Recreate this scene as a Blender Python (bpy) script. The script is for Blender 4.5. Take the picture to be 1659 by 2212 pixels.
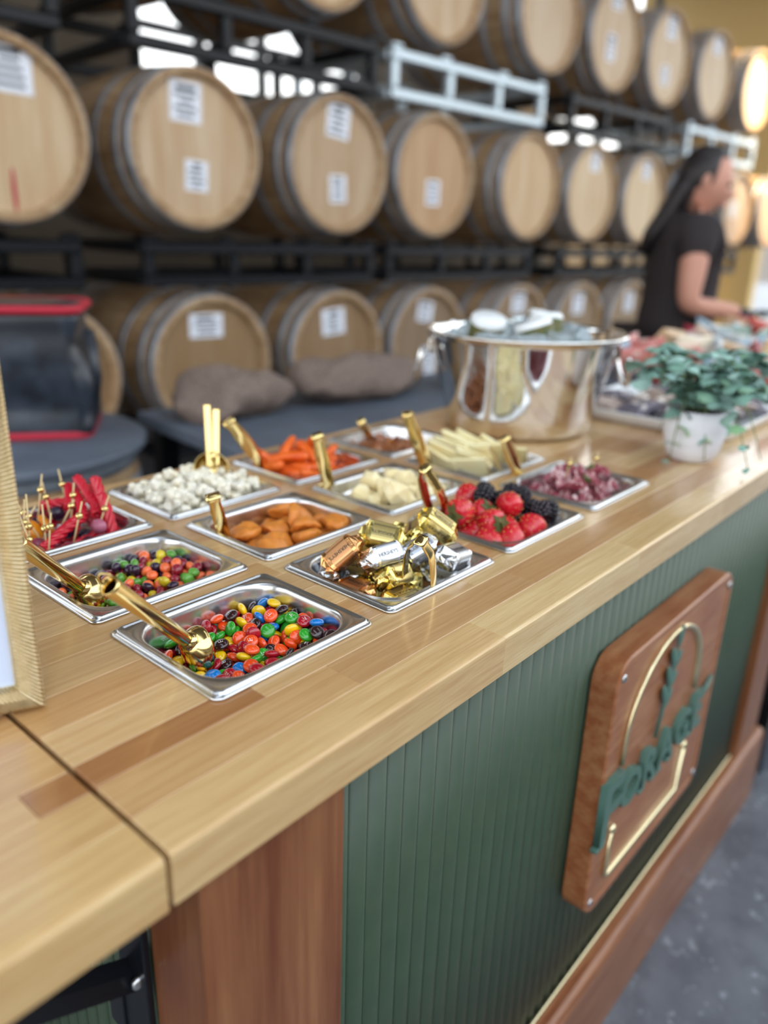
import bpy, bmesh, math, random
from math import pi, sin, cos, radians, sqrt
from mathutils import Vector, Matrix, Quaternion, Euler, noise
for o in list(bpy.data.objects): bpy.data.objects.remove(o)
scn = bpy.context.scene
COL = scn.collection
random.seed(7); noise.seed_set(5)
CAMZ = 1.28          # eye height; the worktop stands at 0.94
TOP = 0.94
# ---------------------------------------------------------------- camera
cd = bpy.data.cameras.new('camera'); cam = bpy.data.objects.new('camera', cd); COL.objects.link(cam)
cd.sensor_fit = 'HORIZONTAL'; cd.sensor_width = 36.0; cd.lens = 36.0 * 1669.0 / 1659.0
cd.clip_start = 0.02; cd.clip_end = 200
def cam_basis(yaw, pitch, roll):
    a, b, c = radians(yaw), radians(pitch), radians(roll)
    fw = Vector((cos(a)*cos(b), sin(a)*cos(b), -sin(b))); rt = Vector((sin(a), -cos(a), 0)); up = rt.cross(fw)
    return rt*cos(c) + up*sin(c), -rt*sin(c) + up*cos(c), fw
RT, UP, FW = cam_basis(40.592, 19.677, 1.803)
cam.matrix_world = Matrix(((RT.x, UP.x, -FW.x, 0), (RT.y, UP.y, -FW.y, 0), (RT.z, UP.z, -FW.z, CAMZ), (0, 0, 0, 1)))
cd.dof.use_dof = True; cd.dof.focus_distance = 0.72; cd.dof.aperture_fstop = 3.0
scn.camera = cam
# ---------------------------------------------------------------- world, sun, exposure
w = bpy.data.worlds.new('sky'); scn.world = w; w.use_nodes = True
nt = w.node_tree; bg = nt.nodes['Background']
tc = nt.nodes.new('ShaderNodeTexCoord'); sep = nt.nodes.new('ShaderNodeSeparateXYZ'); rmp = nt.nodes.new('ShaderNodeValToRGB')
nt.links.new(tc.outputs['Generated'], sep.inputs[0]); nt.links.new(sep.outputs['Z'], rmp.inputs[0]); nt.links.new(rmp.outputs[0], bg.inputs[0])
e = rmp.color_ramp.elements
e[0].position = 0.0; e[0].color = (0.16, 0.15, 0.14, 1); e[1].position = 0.03; e[1].color = (1.0, 0.985, 0.94, 1)
x = e.new(0.25); x.color = (0.93, 0.97, 1.0, 1); x = e.new(0.9); x.color = (0.72, 0.85, 1.0, 1)
bg.inputs[1].default_value = 3.0
vs = scn.view_settings; vs.view_transform = 'Standard'; vs.look = 'None'; vs.gamma = 1.0; vs.use_curve_mapping = False; vs.exposure = 0.10
# ---------------------------------------------------------------- helpers
def lin(h):
    h = h.lstrip('#'); out = []
    for i in (0, 2, 4):
        v = int(h[i:i+2], 16)/255; out.append(v/12.92 if v <= .04045 else ((v+.055)/1.055)**2.4)
    return tuple(out) + (1.0,)
class MB:
    """collects shapes, builds ONE mesh"""
    def __init__(s): s.v = []; s.f = []; s.sm = []
    def add(s, vs_, fs, smooth=True, M=None):
        n = len(s.v); s.v += [(M @ Vector(p) if M else Vector(p)) for p in vs_]
        s.f += [tuple(i+n for i in f) for f in fs]; s.sm += [smooth]*len(fs); return s
    def box(s, c, d, M=None):
        x, y, z = d[0]/2, d[1]/2, d[2]/2
        V = [Vector((c[0]+i*x, c[1]+j*y, c[2]+k*z)) for i in (-1, 1) for j in (-1, 1) for k in (-1, 1)]
        return s.add(V, [(0,1,3,2),(4,6,7,5),(0,4,5,1),(2,3,7,6),(0,2,6,4),(1,5,7,3)], False, M)
    def rings(s, R, closed=True, cap0=False, cap1=False, smooth=True, M=None):
        n = len(R[0]); V = [p for r in R for p in r]; F = []
        for k in range(len(R)-1):
            for i in range(n if closed else n-1):
                j = (i+1) % n; F.append((k*n+i, k*n+j, (k+1)*n+j, (k+1)*n+i))
        if cap0: F.append(tuple(range(n))[::-1])
        if cap1: F.append(tuple((len(R)-1)*n+i for i in range(n)))
        return s.add(V, F, smooth, M)
    def lathe(s, prof, n=32, M=None, cap0=False, cap1=False, smooth=True):
        return s.rings([[(r*cos(2*pi*i/n), r*sin(2*pi*i/n), z) for i in range(n)] for r, z in prof], True, cap0, cap1, smooth, M)
    def tube(s, pts, rad, n=10, M=None, caps=True, flat=1.0, smooth=True):
        P = [Vector(p) for p in pts]; R = []; up = None
        for i, p in enumerate(P):
            t = (P[min(i+1, len(P)-1)] - P[max(i-1, 0)]).normalized()
            if up is None:
                up = t.orthogonal().normalized()
            up = (up - t*up.dot(t)); up = up.normalized() if up.length > 1e-6 else t.orthogonal().normalized()
            b = t.cross(up); r = rad[i] if isinstance(rad, (list, tuple)) else rad
            R.append([p + up*(r*cos(2*pi*k/n)) + b*(r*flat*sin(2*pi*k/n)) for k in range(n)])
        return s.rings(R, True, caps, caps, smooth, M)
    def ball(s, c, r, n=12, m=8, M=None):
        r = (r, r, r) if isinstance(r, (int, float)) else r
        V = [(c[0], c[1], c[2]-r[2])]; F = []
        for k in range(1, m):
            a = -pi/2 + pi*k/m
            V += [(c[0]+r[0]*cos(a)*cos(2*pi*i/n), c[1]+r[1]*cos(a)*sin(2*pi*i/n), c[2]+r[2]*sin(a)) for i in range(n)]
        V.append((c[0], c[1], c[2]+r[2])); L = len(V)-1
        for i in range(n):
            j = (i+1) % n; F.append((0, 1+j, 1+i)); F.append((L, 1+(m-2)*n+i, 1+(m-2)*n+j))
            for k in range(m-2): F.append((1+k*n+i, 1+k*n+j, 1+(k+1)*n+j, 1+(k+1)*n+i))
        return s.add(V, F, True, M)
    def prism(s, poly, d, M=None):
        """polygon in xz, extruded along y from 0 to d"""
        n = len(poly); V = [(p[0], 0, p[1]) for p in poly] + [(p[0], d, p[1]) for p in poly]
        F = [tuple(range(n)), tuple(range(n, 2*n))[::-1]] + [(i, i+n, (i+1) % n+n, (i+1) % n) for i in range(n)]
        return s.add(V, F, False, M)
    def mesh(s, name, bevel=0, seg=1, mat=None, fix=True):
        me = bpy.data.meshes.new(name); me.from_pydata([tuple(p) for p in s.v], [], s.f)
        for p, k in zip(me.polygons, s.sm): p.use_smooth = k
        if fix or bevel:
            bm = bmesh.new(); bm.from_mesh(me)
            if fix: bmesh.ops.recalc_face_normals(bm, faces=bm.faces)
            if bevel:
                ed = [q for q in bm.edges if len(q.link_faces) == 2 and q.calc_face_angle(0) > 0.5]
                bmesh.ops.bevel(bm, geom=ed, offset=bevel, segments=seg, affect='EDGES', profile=0.5, clamp_overlap=True)
            bm.to_mesh(me); bm.free()
        if mat: me.materials.append(mat)
        return me
def put(o, label=None, cat=None, grp=None, kind=None):
    if label: o['label'] = label
    if cat: o['category'] = cat
    if grp: o['group'] = grp
    if kind: o['kind'] = kind
    return o
def O(name, me, par=None, loc=(0, 0, 0), rot=None, q=None, sc=None, col=None, **k):
    o = bpy.data.objects.new(name, me); COL.objects.link(o); o.location = loc
    if q is not None: o.rotation_mode = 'QUATERNION'; o.rotation_quaternion = q
    elif rot is not None: o.rotation_euler = rot
    if sc is not None: o.scale = (sc, sc, sc) if isinstance(sc, (int, float)) else sc
    if col is not None: o.color = col
    if par: o.parent = par
    return put(o, **k)
def E_(name, loc=(0, 0, 0), rot=None, q=None, **k):
    o = O(name, None, None, loc, rot, q, **k); o.empty_display_size = 0.02; return o
def rrect(hx, hy, r, z, n=8, c=(0, 0)):
    P = []
    for k, (sx, sy) in enumerate(((1, 1), (-1, 1), (-1, -1), (1, -1))):
        for i in range(n+1):
            a = k*pi/2 + i*pi/2/n
            P.append((c[0]+sx*(hx-r)+r*cos(a), c[1]+sy*(hy-r)+r*sin(a), z))
    return P
# ---------------------------------------------------------------- materials
MATS = {}
def mat(name, col=None, rough=.5, metal=0, objcol=False, spec=.5, grain=None, noise_=None, bump=0, bscale=60, coat=0, sss=0, trans=0, ior=1.45, emit=None, alpha=1, aniso=0, rvar=0, ssr=None):
    """grain = (stretch xyz, scale, dark colour, mix); noise_ = (scale, colour2, lo, hi, detail)"""
    m = bpy.data.materials.new(name); m.use_nodes = True; t = m.node_tree; N = t.nodes; L = t.links; b = N['Principled BSDF']
    b.inputs['Roughness'].default_value = rough; b.inputs['Metallic'].default_value = metal; b.inputs['Specular IOR Level'].default_value = spec
    b.inputs['Coat Weight'].default_value = coat; b.inputs['Coat Roughness'].default_value = .12; b.inputs['IOR'].default_value = ior
    b.inputs['Transmission Weight'].default_value = trans; b.inputs['Alpha'].default_value = alpha
    if sss: b.inputs['Subsurface Weight'].default_value = sss; b.inputs['Subsurface Radius'].default_value = ssr or (.006, .003, .0015); b.inputs['Subsurface Scale'].default_value = 1
    if aniso: b.inputs['Anisotropic'].default_value = aniso
    if emit: b.inputs['Emission Color'].default_value = emit[0]; b.inputs['Emission Strength'].default_value = emit[1]
    cs = None
    if objcol:
        oi = N.new('ShaderNodeObjectInfo'); cs = oi.outputs['Color']
    else:
        rgb = N.new('ShaderNodeRGB'); rgb.outputs[0].default_value = col; cs = rgb.outputs[0]
    tcn = N.new('ShaderNodeTexCoord'); oi2 = N.new('ShaderNodeObjectInfo'); ad = N.new('ShaderNodeVectorMath'); ad.operation = 'ADD'
    ml = N.new('ShaderNodeMath'); ml.operation = 'MULTIPLY'; ml.inputs[1].default_value = 37.0; L.new(oi2.outputs['Random'], ml.inputs[0])
    L.new(tcn.outputs['Object'], ad.inputs[0]); L.new(ml.outputs[0], ad.inputs[1]); vec = ad.outputs[0]
    def mix(a, bcol, fac, mode='MIX'):
        x = N.new('ShaderNodeMix'); x.data_type = 'RGBA'; x.blend_type = mode
        L.new(a, x.inputs['A']);
        if isinstance(bcol, tuple): x.inputs['B'].default_value = bcol
        else: L.new(bcol, x.inputs['B'])
        if isinstance(fac, (int, float)): x.inputs['Factor'].default_value = fac
        else: L.new(fac, x.inputs['Factor'])
        return x.outputs['Result']
    def nz(scale, detail=4, stretch=None, lo=.35, hi=.65, rg=.6):
        n = N.new('ShaderNodeTexNoise'); n.inputs['Scale'].default_value = scale; n.inputs['Detail'].default_value = detail; n.inputs['Roughness'].default_value = rg
        v = vec
        if stretch:
            mp = N.new('ShaderNodeMapping'); mp.inputs['Scale'].default_value = stretch; L.new(vec, mp.inputs[0]); v = mp.outputs[0]
        L.new(v, n.inputs['Vector']); mr = N.new('ShaderNodeMapRange'); mr.inputs[1].default_value = lo; mr.inputs[2].default_value = hi; L.new(n.outputs[0], mr.inputs[0])
        return mr.outputs[0], n.outputs[0]
    bsrc = None
    if grain:
        for st, sc, dk, mx in (grain if isinstance(grain, list) else [grain]):
            f, raw = nz(sc, 5, st); mm = N.new('ShaderNodeMath'); mm.operation = 'MULTIPLY'; mm.inputs[1].default_value = mx; L.new(f, mm.inputs[0])
            cs = mix(cs, dk, mm.outputs[0], 'MULTIPLY'); bsrc = bsrc or raw
    if noise_:
        for q in (noise_ if isinstance(noise_, list) else [noise_]):
            f, raw = nz(q[0], q[4] if len(q) > 4 else 3, None, q[2], q[3]); cs = mix(cs, q[1], f)
    L.new(cs, b.inputs['Base Color'])
    if bump:
        if not bsrc or bscale:
            _, bsrc = nz(bscale, 3)
        bp = N.new('ShaderNodeBump'); bp.inputs['Strength'].default_value = bump; bp.inputs['Distance'].default_value = .001; L.new(bsrc, bp.inputs['Height']); L.new(bp.outputs[0], b.inputs['Normal'])
    if rvar:
        f, _ = nz(14, 3); mr = N.new('ShaderNodeMapRange'); mr.inputs[3].default_value = rough-rvar; mr.inputs[4].default_value = rough+rvar; L.new(f, mr.inputs[0]); L.new(mr.outputs[0], b.inputs['Roughness'])
    m.diffuse_color = col or (1, 1, 1, 1); MATS[name] = m; return m
M_ = {}
def build_mats():
    W = M_
    W['block'] = mat('butcher_block', objcol=True, rough=.36, spec=.5, coat=.8, grain=[((1.2, 34, 20), 6, lin('D2B48C'), .42), ((4, 150, 80), 6, lin('DDC6A2'), .45)], rvar=.07, bump=.06, bscale=240)
    W['cherry'] = mat('cherry_wood', lin('94623E'), rough=.38, coat=.15, grain=[((7, 7, .8), 3.2, lin('B88C70'), .8), ((50, 50, 1.2), 4, lin('CFAE98'), .5)])
    W['cherry_flat'] = mat('cherry_rail', lin('9C6845'), rough=.35, coat=.2, grain=[((1.2, 20, 20), 5, lin('A87558'), .7)])
    W['plaque'] = mat('plaque_wood', lin('A8744E'), rough=.36, coat=.15, grain=[((3, 20, 30), 3, lin('D2A98C'), .8), ((9, 9, 9), 1.5, lin('DDBBA4'), .5)])
    W['green'] = mat('green_paint', lin('3F503D'), rough=.42, noise_=(30, lin('3A4B3A'), .3, .7))
    W['greenlet'] = mat('green_letter_paint', lin('4E6E62'), rough=.35)
    W['gold_paint'] = mat('champagne_gold', lin('E2D2A8'), rough=.22, metal=.85)
    W['steel'] = mat('stainless_steel', (.72, .72, .73, 1), rough=.24, metal=1, bump=.02, bscale=500)
    W['mirror_steel'] = mat('polished_steel', (.80, .79, .77, 1), rough=.07, metal=1, bump=.25, bscale=9)
    W['gold'] = mat('polished_gold', (.80, .60, .25, 1), rough=.14, metal=1)
    W['gold2'] = mat('ridged_gold_leaf', (.74, .62, .40, 1), rough=.26, metal=.85, noise_=(120, (.62, .50, .28, 1), .35, .75))
    W['black'] = mat('black_steel', lin('1B1E24'), rough=.35, metal=.3)
    W['bolt'] = mat('zinc_bolt', (.6, .6, .6, 1), rough=.3, metal=1)
    W['oak'] = mat('oak_stave', lin('B89E7C'), rough=.6, grain=[((22, 1.3, 22), 2, lin('B59B7C'), .8), ((5, 5, 5), 1, lin('D2B894'), .5)])
    W['oakhead'] = mat('oak_head', objcol=True, rough=.62, grain=[((7, 1, .8), 2.2, lin('E6D6C4'), .8), ((40, 4, 1.2), 2, lin('EADCCB'), .5)])
    W['hoop'] = mat('galvanised_hoop', lin('A0A8B2'), rough=.4, metal=.35, noise_=(8, lin('78808C'), .4, .7))
    W['rack'] = mat('rack_steel', lin('0D1016'), rough=.42, metal=.2, spec=.35)
    W['rack_glare'] = mat('rack_sky_glare', lin('AEBBC4'), rough=.3, metal=.5)  # pale tone paints sky reflection onto the dark rack steel
    W['paper'] = mat('paper', lin('E4E8F2'), rough=.6)
    W['ink'] = mat('ink', lin('3A3E46'), rough=.6)
    W['candy'] = mat('candy_shell', objcol=True, rough=.13, spec=.6, coat=.5)
    W['skit'] = mat('chewy_candy_shell', objcol=True, rough=.2, spec=.55, coat=.35)
    W['white_ink'] = mat('white_print', lin('E8DCD6'), rough=.35)
    W['popcorn'] = mat('popcorn', lin('EFE6CC'), rough=.75, sss=.3, noise_=[(70, lin('E6C878'), .56, .74), (25, lin('F4EEDD'), .3, .6)], bump=.5, bscale=260, ssr=(.004, .004, .003))
    W['apricot'] = mat('dried_apricot', lin('D98A3A'), rough=.42, sss=.5, noise_=(70, lin('C07024'), .4, .75), bump=.55, bscale=160, ssr=(.01, .004, .001))
    W['straw'] = mat('strawberry_skin', lin('C4182A'), rough=.25, sss=.25, coat=.3, noise_=(40, lin('E04A48'), .5, .8), ssr=(.006, .001, .001))
    W['strawcut'] = mat('strawberry_flesh', lin('E8737A'), rough=.35, sss=.3, noise_=(60, lin('F6C9C2'), .42, .62), ssr=(.006, .002, .002))
    W['seed'] = mat('berry_seed', lin('D9A24A'), rough=.4)
    W['calyx'] = mat('berry_leaf', lin('4A5528'), rough=.55, noise_=(90, lin('776638'), .45, .7))
    W['blackberry'] = mat('blackberry', lin('17151D'), rough=.17, spec=.6, noise_=(30, lin('2A1626'), .5, .7))
    W['salami'] = mat('salami', lin('8E3B48'), rough=.38, sss=.15, noise_=[(95, lin('E3C2C2'), .50, .60, 2), (30, lin('A85560'), .5, .7)], ssr=(.004, .002, .001))
    W['carrot'] = mat('carrot', lin('EA6A1C'), rough=.32, sss=.25, noise_=(45, lin('D8500F'), .45, .75), coat=.2, ssr=(.006, .003, .001))
    W['tomato'] = mat('cherry_tomato', lin('A01C2A'), rough=.15, coat=.4)
    W['parm'] = mat('hard_cheese', lin('EBD9A6'), rough=.55, sss=.3, noise_=(60, lin('F4E8C4'), .4, .7), bump=.4, bscale=220, ssr=(.006, .005, .003))
    W['cheese'] = mat('sliced_cheese', lin('F1E1AE'), rough=.42, sss=.3, noise_=(30, lin('F4ECC4'), .4, .7), ssr=(.006, .005, .003))
    W['rind'] = mat('cheese_rind', lin('B99A62'), rough=.6)
    W['toffee'] = mat('glazed_nut', lin('8A4A1E'), rough=.3, coat=.4, noise_=(60, lin('C98A4C'), .5, .75))
    W['licorice'] = mat('red_licorice', lin('C8122E'), rough=.22, sss=.3, coat=.3, ssr=(.008, .001, .001))
    W['grape'] = mat('grape_skin', objcol=True, rough=.2, sss=.2, coat=.2, noise_=(25, lin('8A5560'), .62, .85), ssr=(.004, .002, .002))
    W['gummy'] = mat('amber_gummy', lin('D98A1E'), rough=.3, sss=.5, ssr=(.01, .005, .001))
    W['bamboo'] = mat('bamboo', lin('D9BE8C'), rough=.5)
    W['foil'] = mat('candy_foil', objcol=True, rough=.2, metal=1, bump=.5, bscale=130)
    W['band'] = mat('printed_foil_band', objcol=True, rough=.3, metal=.9)
    W['print'] = mat('dark_print', lin('33261E'), rough=.5)
    W['glass_print'] = mat('printed_sheet', lin('CBD6EE'), rough=.08, coat=.6)
    W['pot'] = mat('white_ceramic', lin('DEE0E8'), rough=.5)
    W['leaf'] = mat('eucalyptus_leaf', objcol=True, rough=.5, noise_=(40, lin('86B0A0'), .4, .8))
    W['stem'] = mat('plant_stem', lin('6E7F4E'), rough=.6)
    W['ice'] = mat('ice', lin('E8F2F6'), rough=.08, trans=.75, ior=1.31)
    W['bagfab'] = mat('black_nylon', lin('1D2129'), rough=.33, noise_=(7, lin('3A4350'), .45, .7), bump=.3, bscale=30)  # lighter bluish patches paint highlights into the nylon colour
    W['redtrim'] = mat('red_webbing', lin('B01E34'), rough=.5)
    W['burlap'] = mat('burlap', lin('85746A'), rough=.9, noise_=(160, lin('66564E'), .4, .6), bump=.5, bscale=250)
    W['slate'] = mat('slate_cloth', lin('535A66'), rough=.55, noise_=(5, lin('636C78'), .4, .7))
    W['darkbox'] = mat('dark_plastic', lin('16161F'), rough=.5)
    W['concrete'] = mat('concrete', lin('6A6C72'), rough=.45, noise_=[(4, lin('55575E'), .4, .65, 5), (38, lin('8E9298'), .60, .66, 4), (11, lin('4E4F55'), .5, .75, 4)])
    W['wall'] = mat('plaster_wall', lin('81776A'), rough=.85, noise_=(2, lin('6E6558'), .4, .7))
    W['warmwall'] = mat('warm_plaster', lin('D8B87C'), rough=.8)
    W['ceil'] = mat('pine_ceiling', lin('C4BAA6'), rough=.7, grain=((1, 14, 1), 2, lin('CFC5B2'), .7))
    W['frame'] = mat('window_frame_paint', lin('4A4D4F'), rough=.5)
    W['glass'] = mat('window_glass', (1, 1, 1, 1), rough=0, trans=1, ior=1.02)
    W['skin'] = mat('skin', lin('C58F7A'), rough=.5, sss=.15, ssr=(.01, .004, .002))
    W['hair'] = mat('dark_hair', lin('1E1718'), rough=.45)
    W['tee'] = mat('black_cotton', lin('2B2426'), rough=.8)
    W['glove'] = mat('black_nitrile', lin('1C2026'), rough=.4)
    W['pack'] = mat('snack_pouch', objcol=True, rough=.35, noise_=(45, lin('EFE6DC'), .56, .66))
    W['whitetray'] = mat('white_tray', lin('E9ECEE'), rough=.3)
    W['lampglow'] = mat('added_lens_glow', (1, .8, .5, 1), emit=((1, .78, .45, 1), 14))  # glowing lens of the added spotlight
build_mats()

# ================================================================ the hall
UX = Vector((1, -.075, 0)).normalized(); NY = Vector((.075, 1, 0)).normalized(); WROT = -math.atan(.075)
def wp(X, off=0.0, z=0.0):
    """point on the barrel wall: X along it, off behind the front heads, z above the floor"""
    return Vector((X, 2.9546-.075*X, z)) + NY*off
def wall_box(name, X0, X1, z0, z1, off0, off1, m, par=None, **k):
    a, b_ = wp(X0, off0), wp(X1, off1); L = (X1-X0)/UX.x
    b = MB(); b.box((L/2, (off1-off0)/2, (z1-z0)/2), (L, off1-off0, z1-z0))
    return O(name, b.mesh(name, mat=M_[m]), par, Vector((a.x, a.y, z0)), (0, 0, WROT), **k)
b = MB(); b.box((2.5, 0, -.05), (60, 60, .1)); O('floor', b.mesh('floor', mat=M_['concrete']), kind='structure')
# back wall with two window bands
BW = E_('wall_back', kind='structure')
WIN = [(2.9, 4.9, 2.0, 2.95), (7.3, 9.4, 1.9, 2.95)]; X0, X1, OFF, ZW = -4.5, 10.6, 2.0, 3.2
xs = X0
for (wa, wb, za, zb) in WIN:
    wall_box('wall_panel', xs, wa, 0, ZW, OFF, OFF+.2, 'wall', BW); wall_box('wall_panel', wa, wb, 0, za, OFF, OFF+.2, 'wall', BW); wall_box('wall_panel', wa, wb, zb, ZW, OFF, OFF+.2, 'wall', BW); xs = wb
wall_box('wall_panel', xs, X1, 0, ZW, OFF, OFF+.2, 'wall', BW)
for k, (wa, wb, za, zb) in enumerate(WIN):
    wn = E_('window_%d' % (k+1), kind='structure')
    n = 4
    for i in range(n+1): wall_box('mullion', wa+(wb-wa)*i/n-.025, wa+(wb-wa)*i/n+.025, za, zb, OFF+.05, OFF+.12, 'frame', wn)
    for z in (za, (za+zb)/2-.025, zb-.05): wall_box('transom', wa, wb, z, z+.05, OFF+.055, OFF+.115, 'frame', wn)
    for i in range(n):
        for z in ((za+.05, (za+zb)/2-.025), ((za+zb)/2+.025, zb-.05)):
            wall_box('pane', wa+(wb-wa)*i/n+.025, wa+(wb-wa)*(i+1)/n-.025, z[0], z[1], OFF+.08, OFF+.086, 'glass', wn)
# unseen full-length clerestory, added to brighten reflections in pans and worktop
CL = E_('window_3', kind='structure')
wall_box('lintel', X0, X1, 4.45, 4.7, OFF, OFF+.2, 'wall', CL)
for i in range(13): wall_box('mullion', X0+i*1.258-.03, X0+i*1.258+.03, ZW, 4.45, OFF+.05, OFF+.12, 'frame', CL)
for i in range(12): wall_box('pane', X0+i*1.258+.03, X0+(i+1)*1.258-.03, ZW, 4.45, OFF+.08, OFF+.086, 'glass', CL)
b = MB(); b.box((10.5, 4.03, 2.35), (.2, 1.86, 4.7)); O('wall_right', b.mesh('wall', mat=M_['warmwall']), kind='structure')
CE = E_('ceiling', kind='structure')
SKY = E_('window_4', kind='structure')       # unseen skylights between the boards, added for more top light on the bar
for i in range(17):
    b = MB(); b.box((0, 0, 0), (.985, 7.6, .08)); bay = i in (2, 5, 8, 11, 14)
    if bay:
        b = MB(); b.box((0, 0, 0), (.985, 3.2, .012)); O('added_skylight_pane', b.mesh('pane', mat=M_['glass']), SKY, (-5.2+i*1.0, -.1, 4.74)); b = MB(); b.box((0, 0, 0), (.985, 4.4, .08)); O('ceiling_board', b.mesh('board', mat=M_['ceil']), CE, (-5.2+i*1.0, 3.7, 4.74))
    else: O('ceiling_board', b.mesh('board', mat=M_['ceil']), CE, (-5.2+i*1.0, 2.1, 4.74))
b = MB(); b.box((1.2, -3.3, 1.1), (13.0, .15, 2.2)); O('wall_front_added', b.mesh('wall', mat=M_['wall']), kind='structure')  # unseen wall added to hold back low frontal light
for i, x_ in enumerate((-3.5, -.4, 2.7, 5.8, 8.9)):
    b = MB(); b.box((0, 0, 0), (.16, 7.6, .3)); O('beam', b.mesh('beam', mat=M_['ceil']), CE, (x_, 2.1, 4.55))
# ================================================================ wine barrels on steel racks
RB = Matrix.Rotation(-pi/2, 4, 'X')          # lathe axis z -> y
BP = [(.296, .004), (.308, .12), (.322, .28), (.330, .47), (.322, .66), (.308, .82), (.296, .936)]
def brad(z):
    for (r0, z0), (r1, z1) in zip(BP, BP[1:]):
        if z <= z1: return r0+(r1-r0)*(z-z0)/(z1-z0)
    return BP[-1][0]
b = MB(); b.lathe([(.262, .034), (.266, .004), (.272, 0), (.292, 0)] + [(brad(z/20*.932+.004), z/20*.932+.004) for z in range(21)] + [(.292, .94), (.272, .94), (.266, .936), (.262, .906)], 48, RB)
ME_STAVES = b.mesh('staves', mat=M_['oak'])
b = MB(); b.lathe([(.266, .028), (.266, .052)], 40, RB, True, True, smooth=False); ME_HEAD = b.mesh('head', mat=M_['oakhead'])
b = MB(); b.lathe([(.266, .888), (.266, .912)], 40, RB, True, True, smooth=False); ME_HEADB = b.mesh('head', mat=M_['oakhead'])
ME_HOOP = []
for z0, z1 in ((.004, .048), (.085, .122), (.235, .27), (.67, .705), (.818, .855), (.892, .936)):
    b = MB(); b.lathe([(brad(z0)-.002, z0), (brad(z0)+.0022, z0), (brad(z1)+.0022, z1), (brad(z1)-.002, z1)], 48, RB); ME_HOOP.append(b.mesh('hoop', mat=M_['hoop']))
SHEETS = {}
def sheet_mesh(w_, h_):
    k = (round(w_, 3), round(h_, 3))
    if k not in SHEETS:
        b = MB(); b.box((0, 0, 0), (w_, .0016, h_)); s1 = b.mesh('sheet', mat=M_['paper'])
        b = MB(); r = random.Random(int(w_*1000+h_*77)); n = 5
        for i in range(n): 
            L = w_*r.uniform(.35, .75); b.box((r.uniform(-.06, .02)*w_, -.0013, h_*(.34-.68*i/(n-1))), (L, .0008, h_*(.07 if i else .12)))
        SHEETS[k] = (s1, b.mesh('print', mat=M_['ink']))
    return SHEETS[k]
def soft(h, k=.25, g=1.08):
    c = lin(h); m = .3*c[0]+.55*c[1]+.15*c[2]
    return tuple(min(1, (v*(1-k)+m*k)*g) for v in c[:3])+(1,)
def barrel(X, zc, label, tint, sheets=(), hoopcol=0, grp=None, stain=False):
    p = wp(X, 0, zc-.345); e_ = E_('wine_barrel', p, (0, 0, WROT), label=label, cat='barrel', grp=grp)
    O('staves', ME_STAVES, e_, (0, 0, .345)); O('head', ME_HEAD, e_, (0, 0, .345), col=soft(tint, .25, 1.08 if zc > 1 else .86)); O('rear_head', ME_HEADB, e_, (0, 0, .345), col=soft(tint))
    for h in ME_HOOP: O('hoop', h, e_, (0, 0, .345))
    for (dx, dz, w_, h_, a) in sheets:
        s1, s2 = sheet_mesh(w_, h_); s_ = O('paper_sheet', s1, e_, (dx, .0264, .345+dz), (0, radians(a), 0)); O('print', s2, s_)
    if stain:
        b = MB(); b.ball((0, 0, 0), (.008, .0012, .075), 8, 6); O('wine_stain', b.mesh('stain', mat=M_['redtrim']), e_, (.02, .0265, .345-.19))
    return e_
MID, TOPR, BOT = .30+CAMZ, 1.20+CAMZ, -.560+CAMZ
A1 = (-.035, .17, .14, .145, 2); B1 = (.0, -.095, .105, .115, 3)
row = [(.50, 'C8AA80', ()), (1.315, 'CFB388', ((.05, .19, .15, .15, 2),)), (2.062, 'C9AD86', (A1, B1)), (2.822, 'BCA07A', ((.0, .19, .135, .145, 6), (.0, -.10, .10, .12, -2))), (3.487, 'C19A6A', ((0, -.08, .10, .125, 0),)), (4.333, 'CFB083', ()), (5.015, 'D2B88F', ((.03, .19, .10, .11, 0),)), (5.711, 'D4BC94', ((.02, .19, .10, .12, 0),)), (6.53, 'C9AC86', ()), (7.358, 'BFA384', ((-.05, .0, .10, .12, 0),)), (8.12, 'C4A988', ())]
ml = ['light oak barrel cut by the left photo edge, middle row, behind the next', 'pale oak barrel with a dark red stain low on its head, far left, middle row', 'middle row barrel with two paper sheets on its head, right of the stained one', 'middle row barrel with two sheets, third head from the left', 'orange-toned middle row barrel with one small sheet low on its head', 'bare-headed middle row barrel, fifth head from the left', 'middle row barrel with one sheet at the top, two left of the person', 'middle row barrel just left of the person in black', 'middle row barrel hidden mostly behind the person in black', 'middle row barrel right of the person\'s face with a pale sheet', 'rightmost middle row barrel at the photo edge']
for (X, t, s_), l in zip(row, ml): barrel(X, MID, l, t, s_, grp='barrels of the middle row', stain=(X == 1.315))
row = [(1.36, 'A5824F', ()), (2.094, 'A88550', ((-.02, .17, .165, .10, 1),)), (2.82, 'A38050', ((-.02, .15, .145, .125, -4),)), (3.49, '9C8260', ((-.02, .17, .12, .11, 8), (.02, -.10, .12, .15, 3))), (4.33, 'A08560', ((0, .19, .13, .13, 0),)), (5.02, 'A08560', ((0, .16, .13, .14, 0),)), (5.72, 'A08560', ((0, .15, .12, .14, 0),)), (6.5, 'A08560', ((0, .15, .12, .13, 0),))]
bl = ['bottom row barrel mostly hidden behind the black and red bag', 'bottom row barrel with a wide paper sheet, just right of the bag', 'bottom row barrel with a square sheet, above the burlap sacks', 'bottom row barrel with two sheets, left of the steel tub', 'bottom row barrel right behind the left rim of the steel tub', 'bottom row barrel above the middle of the steel tub', 'bottom row barrel above the right rim of the steel tub', 'bottom row barrel close to the elbow of the person in black']
for (X, t, s_), l in zip(row, bl): barrel(X, BOT, l, t, s_, grp='barrels of the bottom row')
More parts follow.
